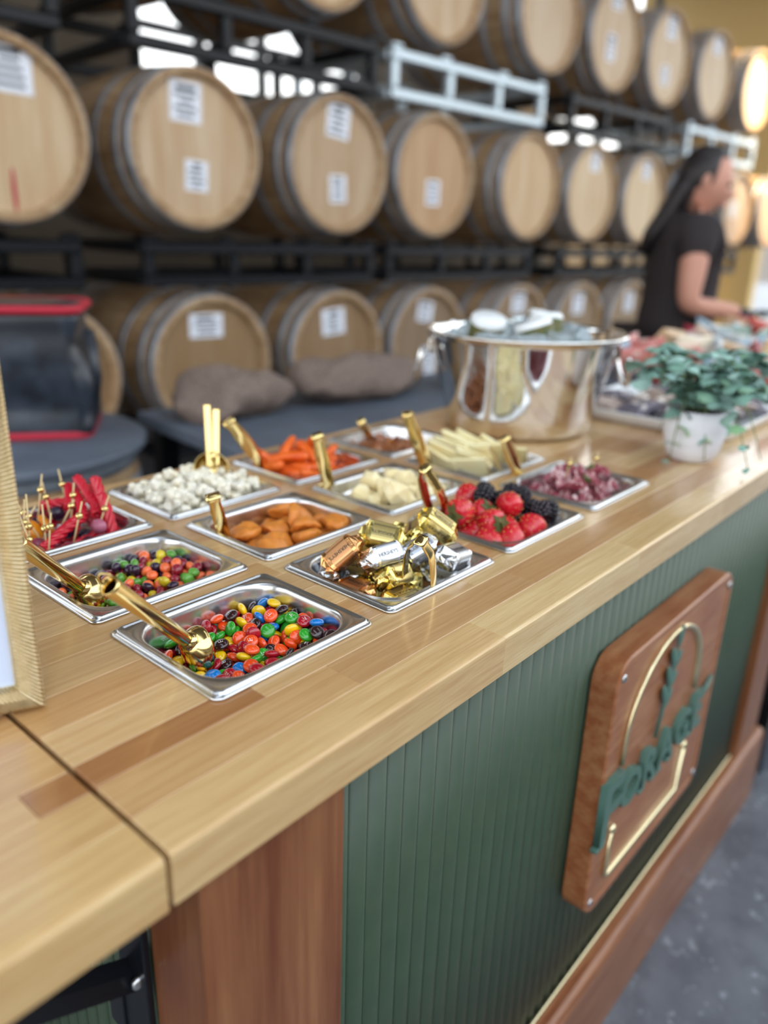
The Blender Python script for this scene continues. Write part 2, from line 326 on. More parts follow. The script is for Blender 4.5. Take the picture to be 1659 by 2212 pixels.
row = [(1.36, 'C9AD84', ()), (2.06, 'C9AD84', ()), (2.72, 'CDB285', ()), (3.489, 'CDB48F', ()), (4.389, 'CBB394', ()), (5.096, 'CDB595', ((0, .22, .12, .12, 0), (-.02, -.05, .10, .15, 0))), (5.803, 'D2BC9C', ((.02, .2, .12, .16, 0), (0, -.10, .10, .12, 0))), (6.547, 'D6C2A4', ((.0, .21, .13, .14, 0),)), (7.347, 'DCC49C', ())]
tl = ['top row barrel above the left photo edge, seen from below', 'top row barrel above the two-sheet barrel, only its belly in view', 'top row barrel with only the bottom of its head in view', 'top row barrel cut by the upper photo edge, left of the pale rack frame', 'bare top row barrel above the pale rack frame', 'top row barrel with a small sheet under a second cut-off sheet', 'top row barrel with two bright sheets one above the other', 'top row barrel with one sheet, next to the glowing last barrel', 'last top row barrel at the right edge, glowing in warm light']
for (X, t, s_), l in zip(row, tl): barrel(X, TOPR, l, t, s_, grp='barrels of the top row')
RACKM = {}
def rack(X, zt, zb, m, label, legs=False):
    """two-barrel rack frame: front and rear ladder of square tube, side rails, saddles"""
    p = wp(X, 0, 0); e_ = E_('barrel_rack', (p.x, p.y, 0 if legs else zb), (0, 0, WROT), label=label, cat='rack', grp='barrel racks'); z0 = e_.location.z; W2 = .635; t = .045; zt -= z0; zb -= z0
    def tb(name, c, d):
        k = (m,)+tuple(round(v, 3) for v in d)
        if k not in RACKM: b = MB(); b.box((0, 0, 0), d); RACKM[k] = b.mesh(name, mat=M_[m], bevel=.006)
        O(name, RACKM[k], e_, c)
    for y in (.06, .80):
        tb('rail', (0, y, zt-t/2), (2*W2, t, t)); tb('rail', (0, y, zb+t/2), (2*W2, t, t))
        for i in range(4): tb('upright', (-W2+t/2+i*(2*W2-t)/3, y, (zt+zb)/2), (t, t, zt-zb-2*t))
        for s_ in (-.42, .42):
            for d in (-.18, .18): tb('saddle', (s_+d, y, zt+.012), (.07, .04, .024))
        if legs:
            for s_ in (-1, 1): tb('leg', (s_*(W2-t/2), y, zb/2), (t, t, zb))
    for s_ in (-1, 1):
        for z in (zt-t/2, zb+t/2): tb('side_rail', (s_*(W2-t/2), .43, z), (t, .695, t))
    return e_
RX = [.93, 2.45, 3.81, 5.36, 6.94]
nm = ['at the left photo edge', 'second from the left', 'in the middle', 'left of the person', 'at the far right']
for X, n_ in zip(RX, nm):
    rack(X, MID-.352, MID-.528, 'rack', 'dark steel barrel rack under the middle row, %s' % n_)
    rack(X, TOPR-.352, TOPR-.566, 'rack_glare' if X in (3.81, 6.94) else 'rack', '%s steel barrel rack under the top row, %s' % ('pale' if X in (3.81, 6.94) else 'dark', n_))  # two frames get the painted sky-glare colour
    rack(X, BOT-.352, BOT-.565, 'rack', 'dark steel barrel rack with legs under the bottom row, %s' % n_, True)
# added spotlight out of view, standing in for sunlight on the far barrels
e_ = E_('added_spotlight', (7.7, 1.3, 4.4), label='added warm spotlight standing in for sunlight on the far barrels', cat='lamp')
b = MB(); b.lathe([(.012, 0), (.012, -.25), (.07, -.27), (.09, -.42), (.085, -.42), (.06, -.30)], 20, None, True); O('housing', b.mesh('housing', mat=M_['black']), e_)
b = MB(); b.lathe([(.08, -.40), (.08, -.405)], 20, None, True, True); O('lens', b.mesh('lens', mat=M_['lampglow']), e_)
ld = bpy.data.lights.new('spotlight', 'SPOT'); ld.energy = 1500; ld.color = (1, .78, .48); ld.spot_size = radians(62); ld.spot_blend = .6; ld.shadow_soft_size = .1
lo = bpy.data.objects.new('added_beam', ld); COL.objects.link(lo); lo.parent = e_; lo.location = (0, 0, -.45); lo.rotation_euler = (Vector((8.0, 2.6, 2.7)) - Vector((7.7, 1.3, 3.95))).to_track_quat('-Z', 'Y').to_euler()

# ---------------------------------------------------------------- shapes of pans, tools and food
PX = [.302+.0905, .506+.0905, .7155+.0905, .924+.0905]      # pan centres along the bar
PY = [.4985, .6765, .8545]                                  # and across it
def pan_rings(depth, inner_only=False):
    hx, hy = .0905, .0785; ox, oy, r = .0795, .0680, .036
    R = [rrect(hx-.0012, hy-.0012, .008, .0004), rrect(hx, hy, .009, .0012), rrect(hx, hy, .009, .0022), rrect(hx-.0012, hy-.0012, .008, .0030), rrect(hx-.0030, hy-.0030, .0075, .0031),
         rrect(hx-.0036, hy-.0036, .0072, .0052), rrect(hx-.0048, hy-.0048, .0068, .0061), rrect(hx-.0064, hy-.0064, .0066, .0060), rrect(hx-.0074, hy-.0074, .007, .0048),
         rrect(ox+.0022, oy+.0022, r+.002, .0046), rrect(ox+.0008, oy+.0008, r+.001, .0050), rrect(ox-.0006, oy-.0006, r, .0046), rrect(ox-.0022, oy-.0022, r-.001, .0022)]
    I = [rrect(ox-.0030, oy-.0030, r-.001, -.002), rrect(ox-.0050, oy-.0050, r-.002, -depth+.010), rrect(ox-.0068, oy-.0068, r-.004, -depth+.004), rrect(ox-.0108, oy-.0108, r-.008, -depth+.001), rrect(ox-.016, oy-.016, r-.012, -depth)]
    return I if inner_only else R + I
def pan_mesh(depth):
    b = MB(); R = pan_rings(depth); b.rings(R, True, False, True)
    Q = [[(p[0]*1.012, p[1]*1.012, p[2]-.0009) for p in r] for r in R[12:]]       # outside of the bowl
    b.rings(Q, True, False, True)
    return b.mesh('pan', mat=M_['steel'], fix=False)
def lentil_mesh(name, r, h, n=20, m=10, p=1.0, mat_=None):
    b = MB(); b.ball((0, 0, 0), (r, r, h), n, m); me = b.mesh(name, mat=mat_)
    return me
def popcorn_mesh(seed):
    rnd = random.Random(seed); b = MB()
    k = rnd.randint(8, 10)
    for i in range(k):
        d = Vector((rnd.uniform(-1, 1), rnd.uniform(-1, 1), rnd.uniform(-.7, .8))).normalized()*rnd.uniform(.0055, .0085)
        r = rnd.uniform(.0038, .0056); b.ball(d, (r*rnd.uniform(.8, 1.2), r*rnd.uniform(.8, 1.2), r), 12, 8)
    b.ball((0, 0, 0), .006, 10, 7)
    o = Vector((rnd.random()*9, rnd.random()*9, 3))
    b.v = [p + noise.noise_vector(p*330+o)*.0010 + noise.noise_vector(p*900+o)*.0004 for p in b.v]
    return b.mesh('popcorn', mat=M_['popcorn'])
def apricot_mesh(seed):
    rnd = random.Random(seed); b = MB(); b.ball((0, 0, 0), (.0175, .0145, .0075), 24, 14); o = Vector((seed*3.1, 1, 2)); k = rnd.uniform(-14, 14)
    b.v = [Vector((p.x, p.y, p.z + p.x*p.x*k*1.3 + p.y*p.y*rnd.choice((9,)) - (.0018 if p.z > 0 else 0)*max(0, 1-(p.x**2+p.y**2)/.00008))) + noise.noise_vector(p*110+o)*.0030 + noise.noise_vector(p*300+o)*.0012 for p in b.v]
    b.v = [p*1.15 for p in b.v]; return b.mesh('apricot', mat=M_['apricot'])
def nugget_mesh(seed):
    """foil wrapped block with gathered, folded ends"""
    rnd = random.Random(seed); R = []; n = 16
    for t, s_, zf in ((-.0215, .30, .25), (-.0205, .62, .35), (-.0175, .80, .62), (-.0150, .97, .96), (-.0142, 1.0, 1.0), (-.006, 1.0, 1.0), (.006, 1.0, 1.0), (.0142, 1.0, 1.0), (.0150, .97, .96), (.0175, .80, .62), (.0205, .62, .35), (.0215, .30, .25)):
        ring = []
        for (x, y, z) in rrect(.0122, .0100, .0046, 0, 3):
            j = 0 if abs(t) < .0145 else rnd.uniform(-.0015, .0015)
            ring.append((t + (rnd.uniform(-.0018, .0018) if abs(t) > .016 else 0), x*s_ + j, y*zf*1.0 + j*.6))
        R.append(ring)
    b = MB(); b.rings(R, True, True, True, smooth=False); b.v = [p*1.14 for p in b.v]
    return b.mesh('foil', mat=M_['foil'])
def text_mesh(name, s, size, mat_, ext=0.0, align='CENTER', bold=False):
    cu = bpy.data.curves.new(name, 'FONT'); cu.body = s; cu.size = size; cu.align_x = align; cu.align_y = 'CENTER'; cu.extrude = ext; cu.resolution_u = 2
    if bold: cu.offset = size*.018
    o = bpy.data.objects.new(name, cu); COL.objects.link(o); dg = bpy.context.evaluated_depsgraph_get()
    me = bpy.data.meshes.new_from_object(o.evaluated_get(dg)); bpy.data.objects.remove(o); bpy.data.curves.remove(cu); me.name = name; me.materials.clear(); me.materials.append(mat_); return me
def strawberry_mesh(seed, half=False):
    rnd = random.Random(seed); b = MB(); prof = [(.0004, -.0165), (.0042, -.0155), (.0082, -.0115), (.0115, -.0055), (.0132, .0010), (.0132, .0060), (.0108, .0098), (.0060, .0112), (.0004, .0108)]
    n = 22; R = []
    for r, z in prof:
        ring = []
        for i in range(n):
            a = 2*pi*i/n; y = r*sin(a)
            if half and y < 0: y = 0.0
            ring.append((r*cos(a), y, z))
        R.append(ring)
    b.rings(R, True, True, True); o = Vector((seed*1.7, 0, 4))
    b.v = [p + noise.noise_vector(p*70+o)*.0013*(0 if half and abs(p.y) < 1e-5 else 1) for p in b.v]
    b.v = [p*1.3 for p in b.v]; me = b.mesh('skin', mat=M_['straw']); return me
def straw_cut_mesh():
    b = MB(); prof = [(.0042, -.0150), (.0078, -.0112), (.0109, -.0055), (.0125, .0010), (.0124, .0058), (.0100, .0092)]
    P = [(r, z) for r, z in prof] + [(-r, z) for r, z in prof[::-1]]
    b.prism(P, -.0012); b.v = [p*1.3 for p in b.v]; return b.mesh('cut_face', mat=M_['strawcut'], bevel=.0003)
def seeds_mesh(half=False):
    b = MB(); prof = [(.0062, -.0135), (.0092, -.0095), (.0117, -.0045), (.0130, .0010), (.0132, .0055)]
    for k, (r, z) in enumerate(prof):
        m = 6+k*2
        for i in range(m):
            a = 2*pi*(i+.5*(k % 2))/m
            if half and sin(a) < .12: continue
            b.ball((r*1.02*cos(a), r*1.02*sin(a), z), (.0006, .0006, .0009), 5, 4)
    b.v = [p*1.3 for p in b.v]; return b.mesh('seeds', mat=M_['seed'])
def calyx_mesh():
    b = MB(); n = 8
    for i in range(n):
        a = 2*pi*i/n; L = .011 + .002*sin(i*2.3); w = .0035
        for s_ in (0, -.0004):
            P = [Vector((.001, 0, .0118+s_)), Vector((L*.45, w, .0128+s_)), Vector((L, .0, .0100+s_+.002*cos(i*1.9))), Vector((L*.45, -w, .0128+s_))]
            b.add([Matrix.Rotation(a, 3, 'Z') @ p for p in P], [(0, 1, 2, 3)] if s_ == 0 else [(3, 2, 1, 0)])
    b.tube([(0, 0, .011), (.0005, 0, .015), (.002, 0, .018)], .0008, 6)
    b.v = [p*1.3 for p in b.v]; return b.mesh('calyx', mat=M_['calyx'], fix=False)
def blackberry_mesh(seed):
    rnd = random.Random(seed); b = MB(); n = 44; ga = pi*(3-sqrt(5))
    for i in range(n):
        z = 1-2*(i+.5)/n; r = sqrt(1-z*z); a = ga*i
        b.ball((r*cos(a)*.0078, r*sin(a)*.0078, z*.0096), .0027*rnd.uniform(.9, 1.1), 8, 6)
    b.ball((0, 0, 0), (.0072, .0072, .009), 10, 8)
    b.v = [p*1.28 for p in b.v]; return b.mesh('blackberry', mat=M_['blackberry'])
def carrot_mesh(seed):
    rnd = random.Random(seed); L = rnd.uniform(.040, .050); bend = rnd.uniform(-.004, .004); P = []; R = []
    for i in range(9):
        t = i/8; P.append(((t-.5)*L, bend*sin(pi*t), 0)); R.append(.0062*(1-.35*t)*(min(1, .45+2.6*min(t, 1-t)*2)) + rnd.uniform(-.0002, .0002))
    b = MB(); b.tube(P, R, 12); b.v = [p*1.42 for p in b.v]; return b.mesh('carrot', mat=M_['carrot'])
def chunk_mesh(seed, s, m, flat=1.0, jit=.25):
    rnd = random.Random(seed); bm = bmesh.new()
    for i in range(13):
        v = Vector((rnd.gauss(0, 1), rnd.gauss(0, 1), rnd.gauss(0, 1))).normalized(); bm.verts.new((v.x*s*rnd.uniform(1-jit, 1+jit), v.y*s*.8*rnd.uniform(1-jit, 1+jit), v.z*s*flat*rnd.uniform(1-jit, 1)))
    bmesh.ops.convex_hull(bm, input=list(bm.verts)); loose = [v for v in bm.verts if not v.link_faces]; bmesh.ops.delete(bm, geom=loose, context='VERTS')
    bmesh.ops.bevel(bm, geom=list(bm.edges), offset=s*.03, segments=1, affect='EDGES'); bmesh.ops.subdivide_edges(bm, edges=list(bm.edges), cuts=1)
    o = Vector((seed, 2, 3))
    for v in bm.verts: v.co += noise.noise_vector(v.co*240+o)*s*.05
    me = bpy.data.meshes.new('chunk'); bm.to_mesh(me); bm.free(); me.materials.append(m); return me
def licorice_mesh(L, seed):
    """twisted rope with star section and a hollow end"""
    R = []; n = 24; N = 26
    for k in range(N):
        t = k/(N-1); z = (t-.5)*L; tw = 5.5*t*L/.06
        R.append([((.0056+.0013*cos(6*2*pi*i/n))*cos(2*pi*i/n+tw), (.0056+.0013*cos(6*2*pi*i/n))*sin(2*pi*i/n+tw), z) for i in range(n)])
    inn = [[(p[0]*.38, p[1]*.38, p[2]) for p in R[-1]], [(p[0]*.34, p[1]*.34, p[2]-.012) for p in R[-1]]]
    in0 = [[(p[0]*.34, p[1]*.34, p[2]+.012) for p in R[0]], [(p[0]*.38, p[1]*.38, p[2]) for p in R[0]]]
    b = MB(); b.rings(in0 + R + inn, True, True, True)
    o = Vector((seed, 5, 1)); b.v = [p + Vector((.004*sin(p.z*45+seed), .003*cos(p.z*38+seed), 0)) for p in b.v]
    return b.mesh('licorice', mat=M_['licorice'])
def salami_mesh(seed):
    """thin slice folded into a loose ruffle"""
    rnd = random.Random(seed); b = MB(); n = 40; m = 7; k = rnd.choice((3, 4)); ph = rnd.uniform(0, 6); V = []
    for j in range(m):
        r = .004 + .024*j/(m-1)
        for i in range(n):
            a = 2*pi*i/n; f = (j/(m-1))**1.3
            fold = .6 + .4*cos(k*a+ph)
            V.append((r*cos(a)*(1-.45*f*fold), r*sin(a)*(1-.45*f*fold)*.75, .020*f*fold + .003*sin(2*k*a)*f))
    F = [(j*n+i, j*n+(i+1) % n, (j+1)*n+(i+1) % n, (j+1)*n+i) for j in range(m-1) for i in range(n)] + [tuple(range(n))[::-1]]
    me = bpy.data.meshes.new('salami'); me.from_pydata(V, [], F)
    for p in me.polygons: p.use_smooth = True
    bm = bmesh.new(); bm.from_mesh(me); bmesh.ops.solidify(bm, geom=bm.faces[:], thickness=.0012); bm.to_mesh(me); bm.free()
    me.materials.append(M_['salami']); return me
def cheese_wedge_mesh(L, w, t):
    b = MB(); b.prism([(-L/2, -w*.16), (-L/2, w*.16), (L/2, w/2), (L/2, -w/2)], t, Matrix.Translation((0, -t/2, 0))); return b.mesh('slice', bevel=.0006, mat=M_['cheese'])
def tongs_mesh(L, gap, wid=.0125):
    """bent gold strip: two arms, flat bridge, pinched grip and curled tips"""
    P = []; th = .0013
    for s_ in (-1, 1):
        A = [(s_*(gap/2-.001), 0), (s_*gap/2, .006), (s_*gap*.50, L*.3), (s_*gap*.44, L*.62), (s_*gap*.36, L*.80), (s_*.0062, L*.91), (s_*.0060, L-.004), (s_*.0048, L-.0008)]
        P += A if s_ < 0 else A[::-1]
    W = []; 
    for (x, z) in P:
        t = z/L; W.append(wid*(.80+.25*t if t < .75 else (.96-.35*(1-abs(t-.86)/.11) if .75 < t < .97 else 1.0)))
    R = []; n = len(P)
    for i, (x, z) in enumerate(P):
        a = Vector(P[min(i+1, n-1)]) - Vector(P[max(i-1, 0)]); a.normalize(); nx, nz_ = -a.y, a.x
        w2 = W[i]/2; cv = .0011 if .1 < z/L < .8 else .0003; ring = []
        for y, d in ((-w2, 0), (-w2*.55, cv*.7), (0, cv), (w2*.55, cv*.7), (w2, 0), (w2, -th), (0, cv-th), (-w2, -th)): ring.append((x+nx*d, y, z+nz_*d))
        R.append(ring)
    b = MB(); b.rings(R, True, True, True); return b.mesh('tongs', mat=M_['gold'])
def scoop_bowl_mesh():
    """open shovel shaped bowl, axis along +z, floor on -y side"""
    n = 28; out = []
    for side in (0, 1):
        R = []
        for k in range(9):
            t = k/8; ring = []
            for i in range(n):
                a = 2*pi*i/n; low = .5-.5*sin(a)        # 1 at the floor (-y)
                L = .009 + .031*low**.8
                r = (.0085 + .0125*sin(min(1, t*1.25)*pi/2))*(1-.10*t*(1-low)) - side*.0008
                z = L*t + (side*.0008 if k == 0 else 0)
                ring.append((r*cos(a)*1.05, r*sin(a)*(.9), z))
            R.append(ring)
        out.append(R)
    b = MB(); b.rings(out[0] + out[1][::-1], True, True, False); return b.mesh('bowl', mat=M_['gold'])
def scoop_handle_mesh(L=.118):
    b = MB(); b.lathe([(.0064, 0), (.0066, -.010), (.0078, -L+.004), (.0079, -L), (.0072, -L), (.0070, -L+.010), (.0056, -.012)], 28, None, False, True)
    return b.mesh('handle', mat=M_['gold'])
def scoop(loc, q, L=.118, loop=True, **k):
    e_ = E_('candy_scoop', loc, None, q, **k)
    O('bowl', scoop_bowl_mesh(), e_); O('handle', scoop_handle_mesh(L), e_)
    b = MB(); b.lathe([(.0068, -.004), (.0092, -.001), (.0098, .002), (.0088, .0035)], 24); O('collar', b.mesh('collar', mat=M_['gold']), e_)
    if loop:
        b = MB(); b.tube([(0, .0060, -L+.002), (0, .0068, -L-.008), (0, .0035, -L-.015), (0, -.0005, -L-.012), (0, -.0015, -L-.004)], .0011, 8); O('hanging_loop', b.mesh('loop', mat=M_['gold']), e_)
    return e_
def qdir(d, roll=0):
    return Vector(d).to_track_quat('Z', 'Y') @ Quaternion((0, 0, 1), radians(roll))
# scoops lie half buried in the candy: (bowl root, direction of the handle end, roll)
def axes_q(z, y):
    z = Vector(z).normalized(); y = (y - z*y.dot(z)).normalized(); x = y.cross(z)
    return Matrix(((x.x, y.x, z.x), (x.y, y.y, z.y), (x.z, y.z, z.z))).to_quaternion()
def scoop_pose(root, end, roll):
    d = Vector(root)-Vector(end); return Vector(root), axes_q(d, -Vector((-.42, .34, -.84)))

MMS = ((.3425, .5144, -.338), (.2641, .4955, -.2519), 0); SKS = ((.3326, .6776, -.338), (.2591, .6347, -.2563), 0)
# settled resting places of loose food: x, y, z in 0.1 mm from the pan centre, then the rotation
SIM = {}
def _s(k, t): v = [int(x) for x in t.split()]; SIM[k] = [v[i:i+7] for i in range(0, len(v), 7)]
_s('mm', '''276 -328 -351 18 31 -92 -14 407 -208 -355 78 -14 10 -60 300 138 -346 76 -20 -23 57 403 -354 -355 4 -90 39 17 544 -330 -359 5 -60 -80 2 671 77 -355 28 -15 0 95 -510 510 -359 77 -3 5 63 -20 -204 -359 97 5 0 23
524 -63 -355 30 17 0 94 -660 137 -359 3 -50 86 -4 189 101 -347 17 42 86 23 -168 -209 -359 36 3 -5 -93 342 551 -359 99 -2 5 14 60 552 -359 5 -10 -99 1 -206 552 -359 77 1 5 -63 26 309 -359 61 -2 -5 -79
619 -452 -350 89 3 -23 -40 659 354 -355 66 -10 13 74 -112 452 -337 23 40 -12 -88 377 -514 -359 0 99 -13 -5 -141 90 -359 58 4 -4 -81 -88 424 -225 8 -76 56 -33 -133 307 -359 84 1 5 -53 -51 555 -328 64 -16 75 1
-566 375 -359 5 83 -56 -1 -350 547 -359 5 -44 -89 3 259 -38 -350 13 -89 39 -21 110 421 -331 78 8 56 -28 -582 16 -359 97 -5 -1 -24 -326 16 -359 72 -2 -5 69 92 -458 -355 15 90 40 -7 635 -212 -359 0 -82 57 5
48 89 -359 88 -3 -4 -48 506 -532 -349 97 -10 23 -4 -47 -23 -359 61 5 3 -79 236 422 -350 8 -58 78 22 379 414 -355 15 -99 -2 5 -147 -353 -359 97 2 -5 -22 667 -345 -332 87 -35 35 1 -194 -48 -359 4 26 96 -4
-553 -194 -359 51 -2 5 -86 119 212 -345 89 -7 -31 -34 -407 -182 -359 86 -4 -3 -51 -294 71 -273 28 -16 93 -17 270 -185 -359 1 -96 29 5 -592 -475 -359 5 69 -72 0 -1 -556 -355 64 -16 -4 -75 462 530 -345 31 19 -93 -7
392 -27 -359 36 -5 2 -93 423 116 -359 88 -5 3 46 528 217 -359 87 -2 -6 -48 -286 -389 -359 0 -98 -18 -5 233 -500 -359 1 -28 96 5 -2 -347 -359 74 3 -5 67 520 -204 -326 69 -48 -52 17 514 360 -359 99 -5 3 -9
392 273 -359 4 -94 -34 -4 122 -162 -359 86 5 -2 50 612 455 -342 91 -36 -3 21 246 272 -359 43 4 3 90 -198 -152 -274 43 -14 89 7 -383 412 -355 51 13 11 -85 143 -19 -347 21 30 1 -93 143 -322 -359 5 19 -98 3
666 -70 -359 13 3 -5 99 -491 -325 -359 81 5 -2 58 -266 -548 -359 3 -44 -90 -1 552 78 -345 0 -28 17 94 203 552 -354 11 -17 -9 98 -132 -491 -355 14 -74 65 11 670 219 -355 61 -17 2 78 -7 425 -345 37 -27 19 87
-203 36 -297 19 74 63 12 665 353 -266 99 13 5 -3 622 -455 -262 53 -15 4 83 77 -25 -295 25 -24 -21 91 -300 555 -287 94 3 9 34 187 387 -255 39 79 41 22 469 132 -286 14 -52 -83 16 -103 -105 -307 84 7 10 -52
585 101 -241 16 88 -21 39 269 -558 -296 5 -86 47 21 -280 -243 -342 33 14 92 16 492 -292 -260 39 -88 23 15 -503 -222 -291 1 91 -38 -16 505 -540 -261 32 13 5 94 22 422 -245 23 90 -29 24 674 212 -269 16 6 -17 -97
-355 465 -248 19 -13 90 37 -312 -86 -321 37 -89 25 5 8 -520 -282 20 -4 -17 -96 480 3 -263 62 60 50 12 459 -410 -305 21 -79 46 34 70 308 -279 19 -93 -29 12 424 441 -262 82 5 -26 -50 -492 202 -359 27 -5 0 -96
43 -247 -298 24 26 -93 -14 141 556 -288 20 9 5 -97 540 227 -268 22 31 8 92 133 98 -281 16 -86 48 -7 527 528 -293 5 -93 -13 33 205 -422 -291 11 -72 61 -30 -535 -393 -296 81 8 17 -55 -236 409 -358 56 9 4 82
580 -194 -215 70 17 -69 2 674 -284 -270 7 -20 -87 45 601 479 -242 69 13 -9 71 671 -157 -291 89 -4 11 43 -283 292 -345 16 -72 -62 -28 292 134 -255 96 19 -19 -8 330 248 -289 72 -12 -1 68 -90 -247 -294 76 7 12 -63
558 -75 -281 25 -50 -82 11 450 -116 -285 63 59 -12 -49 -160 556 -285 64 -11 3 -76 298 377 -293 32 -95 -1 -2 -467 391 -297 5 -67 73 -10 -129 -567 -305 5 -26 -89 -38 96 -377 -288 8 81 56 18 -48 197 -350 92 23 1 -30
439 271 -266 42 -49 14 -75 -67 84 -292 25 45 -85 -12 674 -39 -274 26 -20 -22 -92 -478 -76 -348 23 96 -6 13 -188 -354 -284 20 53 82 5 -447 553 -294 70 -14 9 69 -269 153 -359 15 -4 4 99 177 -241 -300 37 -3 -2 -93
-253 -558 -273 94 -10 -17 26 -47 -389 -293 26 -94 20 -6 41 559 -255 25 -50 -9 82 268 506 -256 5 -87 35 -34 207 280 -277 6 78 -58 23 347 -316 -277 11 96 -21 13 -529 448 -247 47 34 81 -10 -321 -423 -285 2 -29 96 6
521 372 -279 1 44 -89 12 379 -559 -277 32 -16 -92 -13 379 562 -270 12 -22 18 95 678 82 -266 27 33 90 -13 331 -144 -291 12 1 -7 -99 -467 45 -327 67 17 -64 33 -415 -447 -356 11 -33 93 9 370 30 -280 73 16 -21 -63
357 -219 -207 29 67 -60 -33 658 -402 -193 69 -17 10 70 -251 -448 -219 67 -18 10 -71 -382 217 -310 5 -96 -8 28 594 -35 -197 9 -39 91 -9 421 -363 -204 4 -83 -55 2 -397 573 -213 92 -37 5 10 533 541 -172 54 80 8 23
-257 212 -281 98 -1 -19 8 701 127 -166 56 -48 -16 66 -136 -250 -215 44 16 10 -88 163 505 -217 87 11 -7 48 135 -524 -253 0 51 72 -48 337 -434 -269 26 -60 -44 -61 682 268 -197 27 -19 2 95 117 223 -228 47 -86 3 -19
38 -330 -221 4 75 65 -7 -322 -171 -270 87 23 -28 -32 -77 253 -223 8 38 92 7 234 -335 -226 49 83 1 25 584 165 -177 91 -32 -4 27 320 576 -186 42 90 -14 -5 708 -15 -166 3 60 16 -78 -210 450 -254 46 -8 -71 53
462 343 -178 44 -45 -76 14 -149 200 -305 18 -41 89 -8 253 238 -185 81 21 -4 -55 681 -148 -203 48 -8 -14 86 470 -183 -200 29 -12 83 47 -650 403 -285 98 -6 13 -16 -469 -551 -347 26 -95 -9 -14 -107 -464 -238 31 -15 63 70
647 -97 -124 12 -27 95 11 617 478 -130 15 -2 -51 -85 137 -584 -329 12 -2 61 78 390 -565 -189 75 0 22 -63 -368 -562 -278 56 -18 68 -43 521 -539 -180 3 91 37 -20 221 22 -252 58 15 -76 -23 -296 -287 -250 26 -35 -86 -25
265 -506 -211 57 1 8 82 339 79 -176 32 31 19 -87 100 -129 -261 6 22 89 39 680 -286 -170 95 -9 16 24 -382 -299 -314 5 -99 10 11 573 301 -189 13 -78 -13 60 445 142 -198 13 71 -69 3 656 401 -184 94 -9 10 31
115 -238 -209 29 26 -92 13 -15 563 -185 8 60 -10 -79 302 -45 -238 24 -63 65 -36 -237 580 -202 14 13 88 -44 -156 -566 -202 78 -18 -1 -61 -55 -44 -241 24 85 -43 -19 17 172 -280 6 29 -2 96 -584 527 -276 40 14 -61 -67
488 -93 -162 27 -7 -79 54 251 -212 -229 43 20 -13 87 269 379 -175 2 -86 -7 50 -666 -105 -359 90 5 2 -42 505 227 -131 18 -30 -15 92 -65 325 -287 96 11 4 -26 561 -360 -243 60 -33 -71 -17 431 566 -159 46 13 -82 -31
206 -109 -271 15 46 73 48 -451 -485 -260 89 -18 11 40 128 378 -184 53 33 77 12 -112 561 -208 79 22 37 44 525 430 -169 12 -58 -39 -71 -420 -68 -261 8 91 41 5 376 435 -195 23 -56 78 -15 353 291 -198 39 33 -20 -84
-421 -223 -234 71 -39 5 -58 -25 -170 -236 8 -3 35 93 674 370 -102 16 -14 -98 -3 -569 -523 -266 92 -31 20 -11 124 71 -203 79 26 -8 -56 -163 -364 -187 4 -88 47 7 613 -484 -124 1 96 11 25 39 -458 -218 20 78 -51 30
-415 -359 -240 40 -15 -9 90 649 233 -118 15 94 32 3 231 497 -127 88 2 -25 -41 513 -268 -155 24 -93 25 9 210 137 -181 44 1 73 53 118 570 -149 15 30 93 -17 686 -232 -103 20 45 -87 6 611 41 -121 25 -9 -13 95
14 -81 -178 17 -7 8 -98 -628 268 -345 87 19 -28 36 578 -351 -124 94 24 -12 21 17 46 -224 39 44 67 44''')
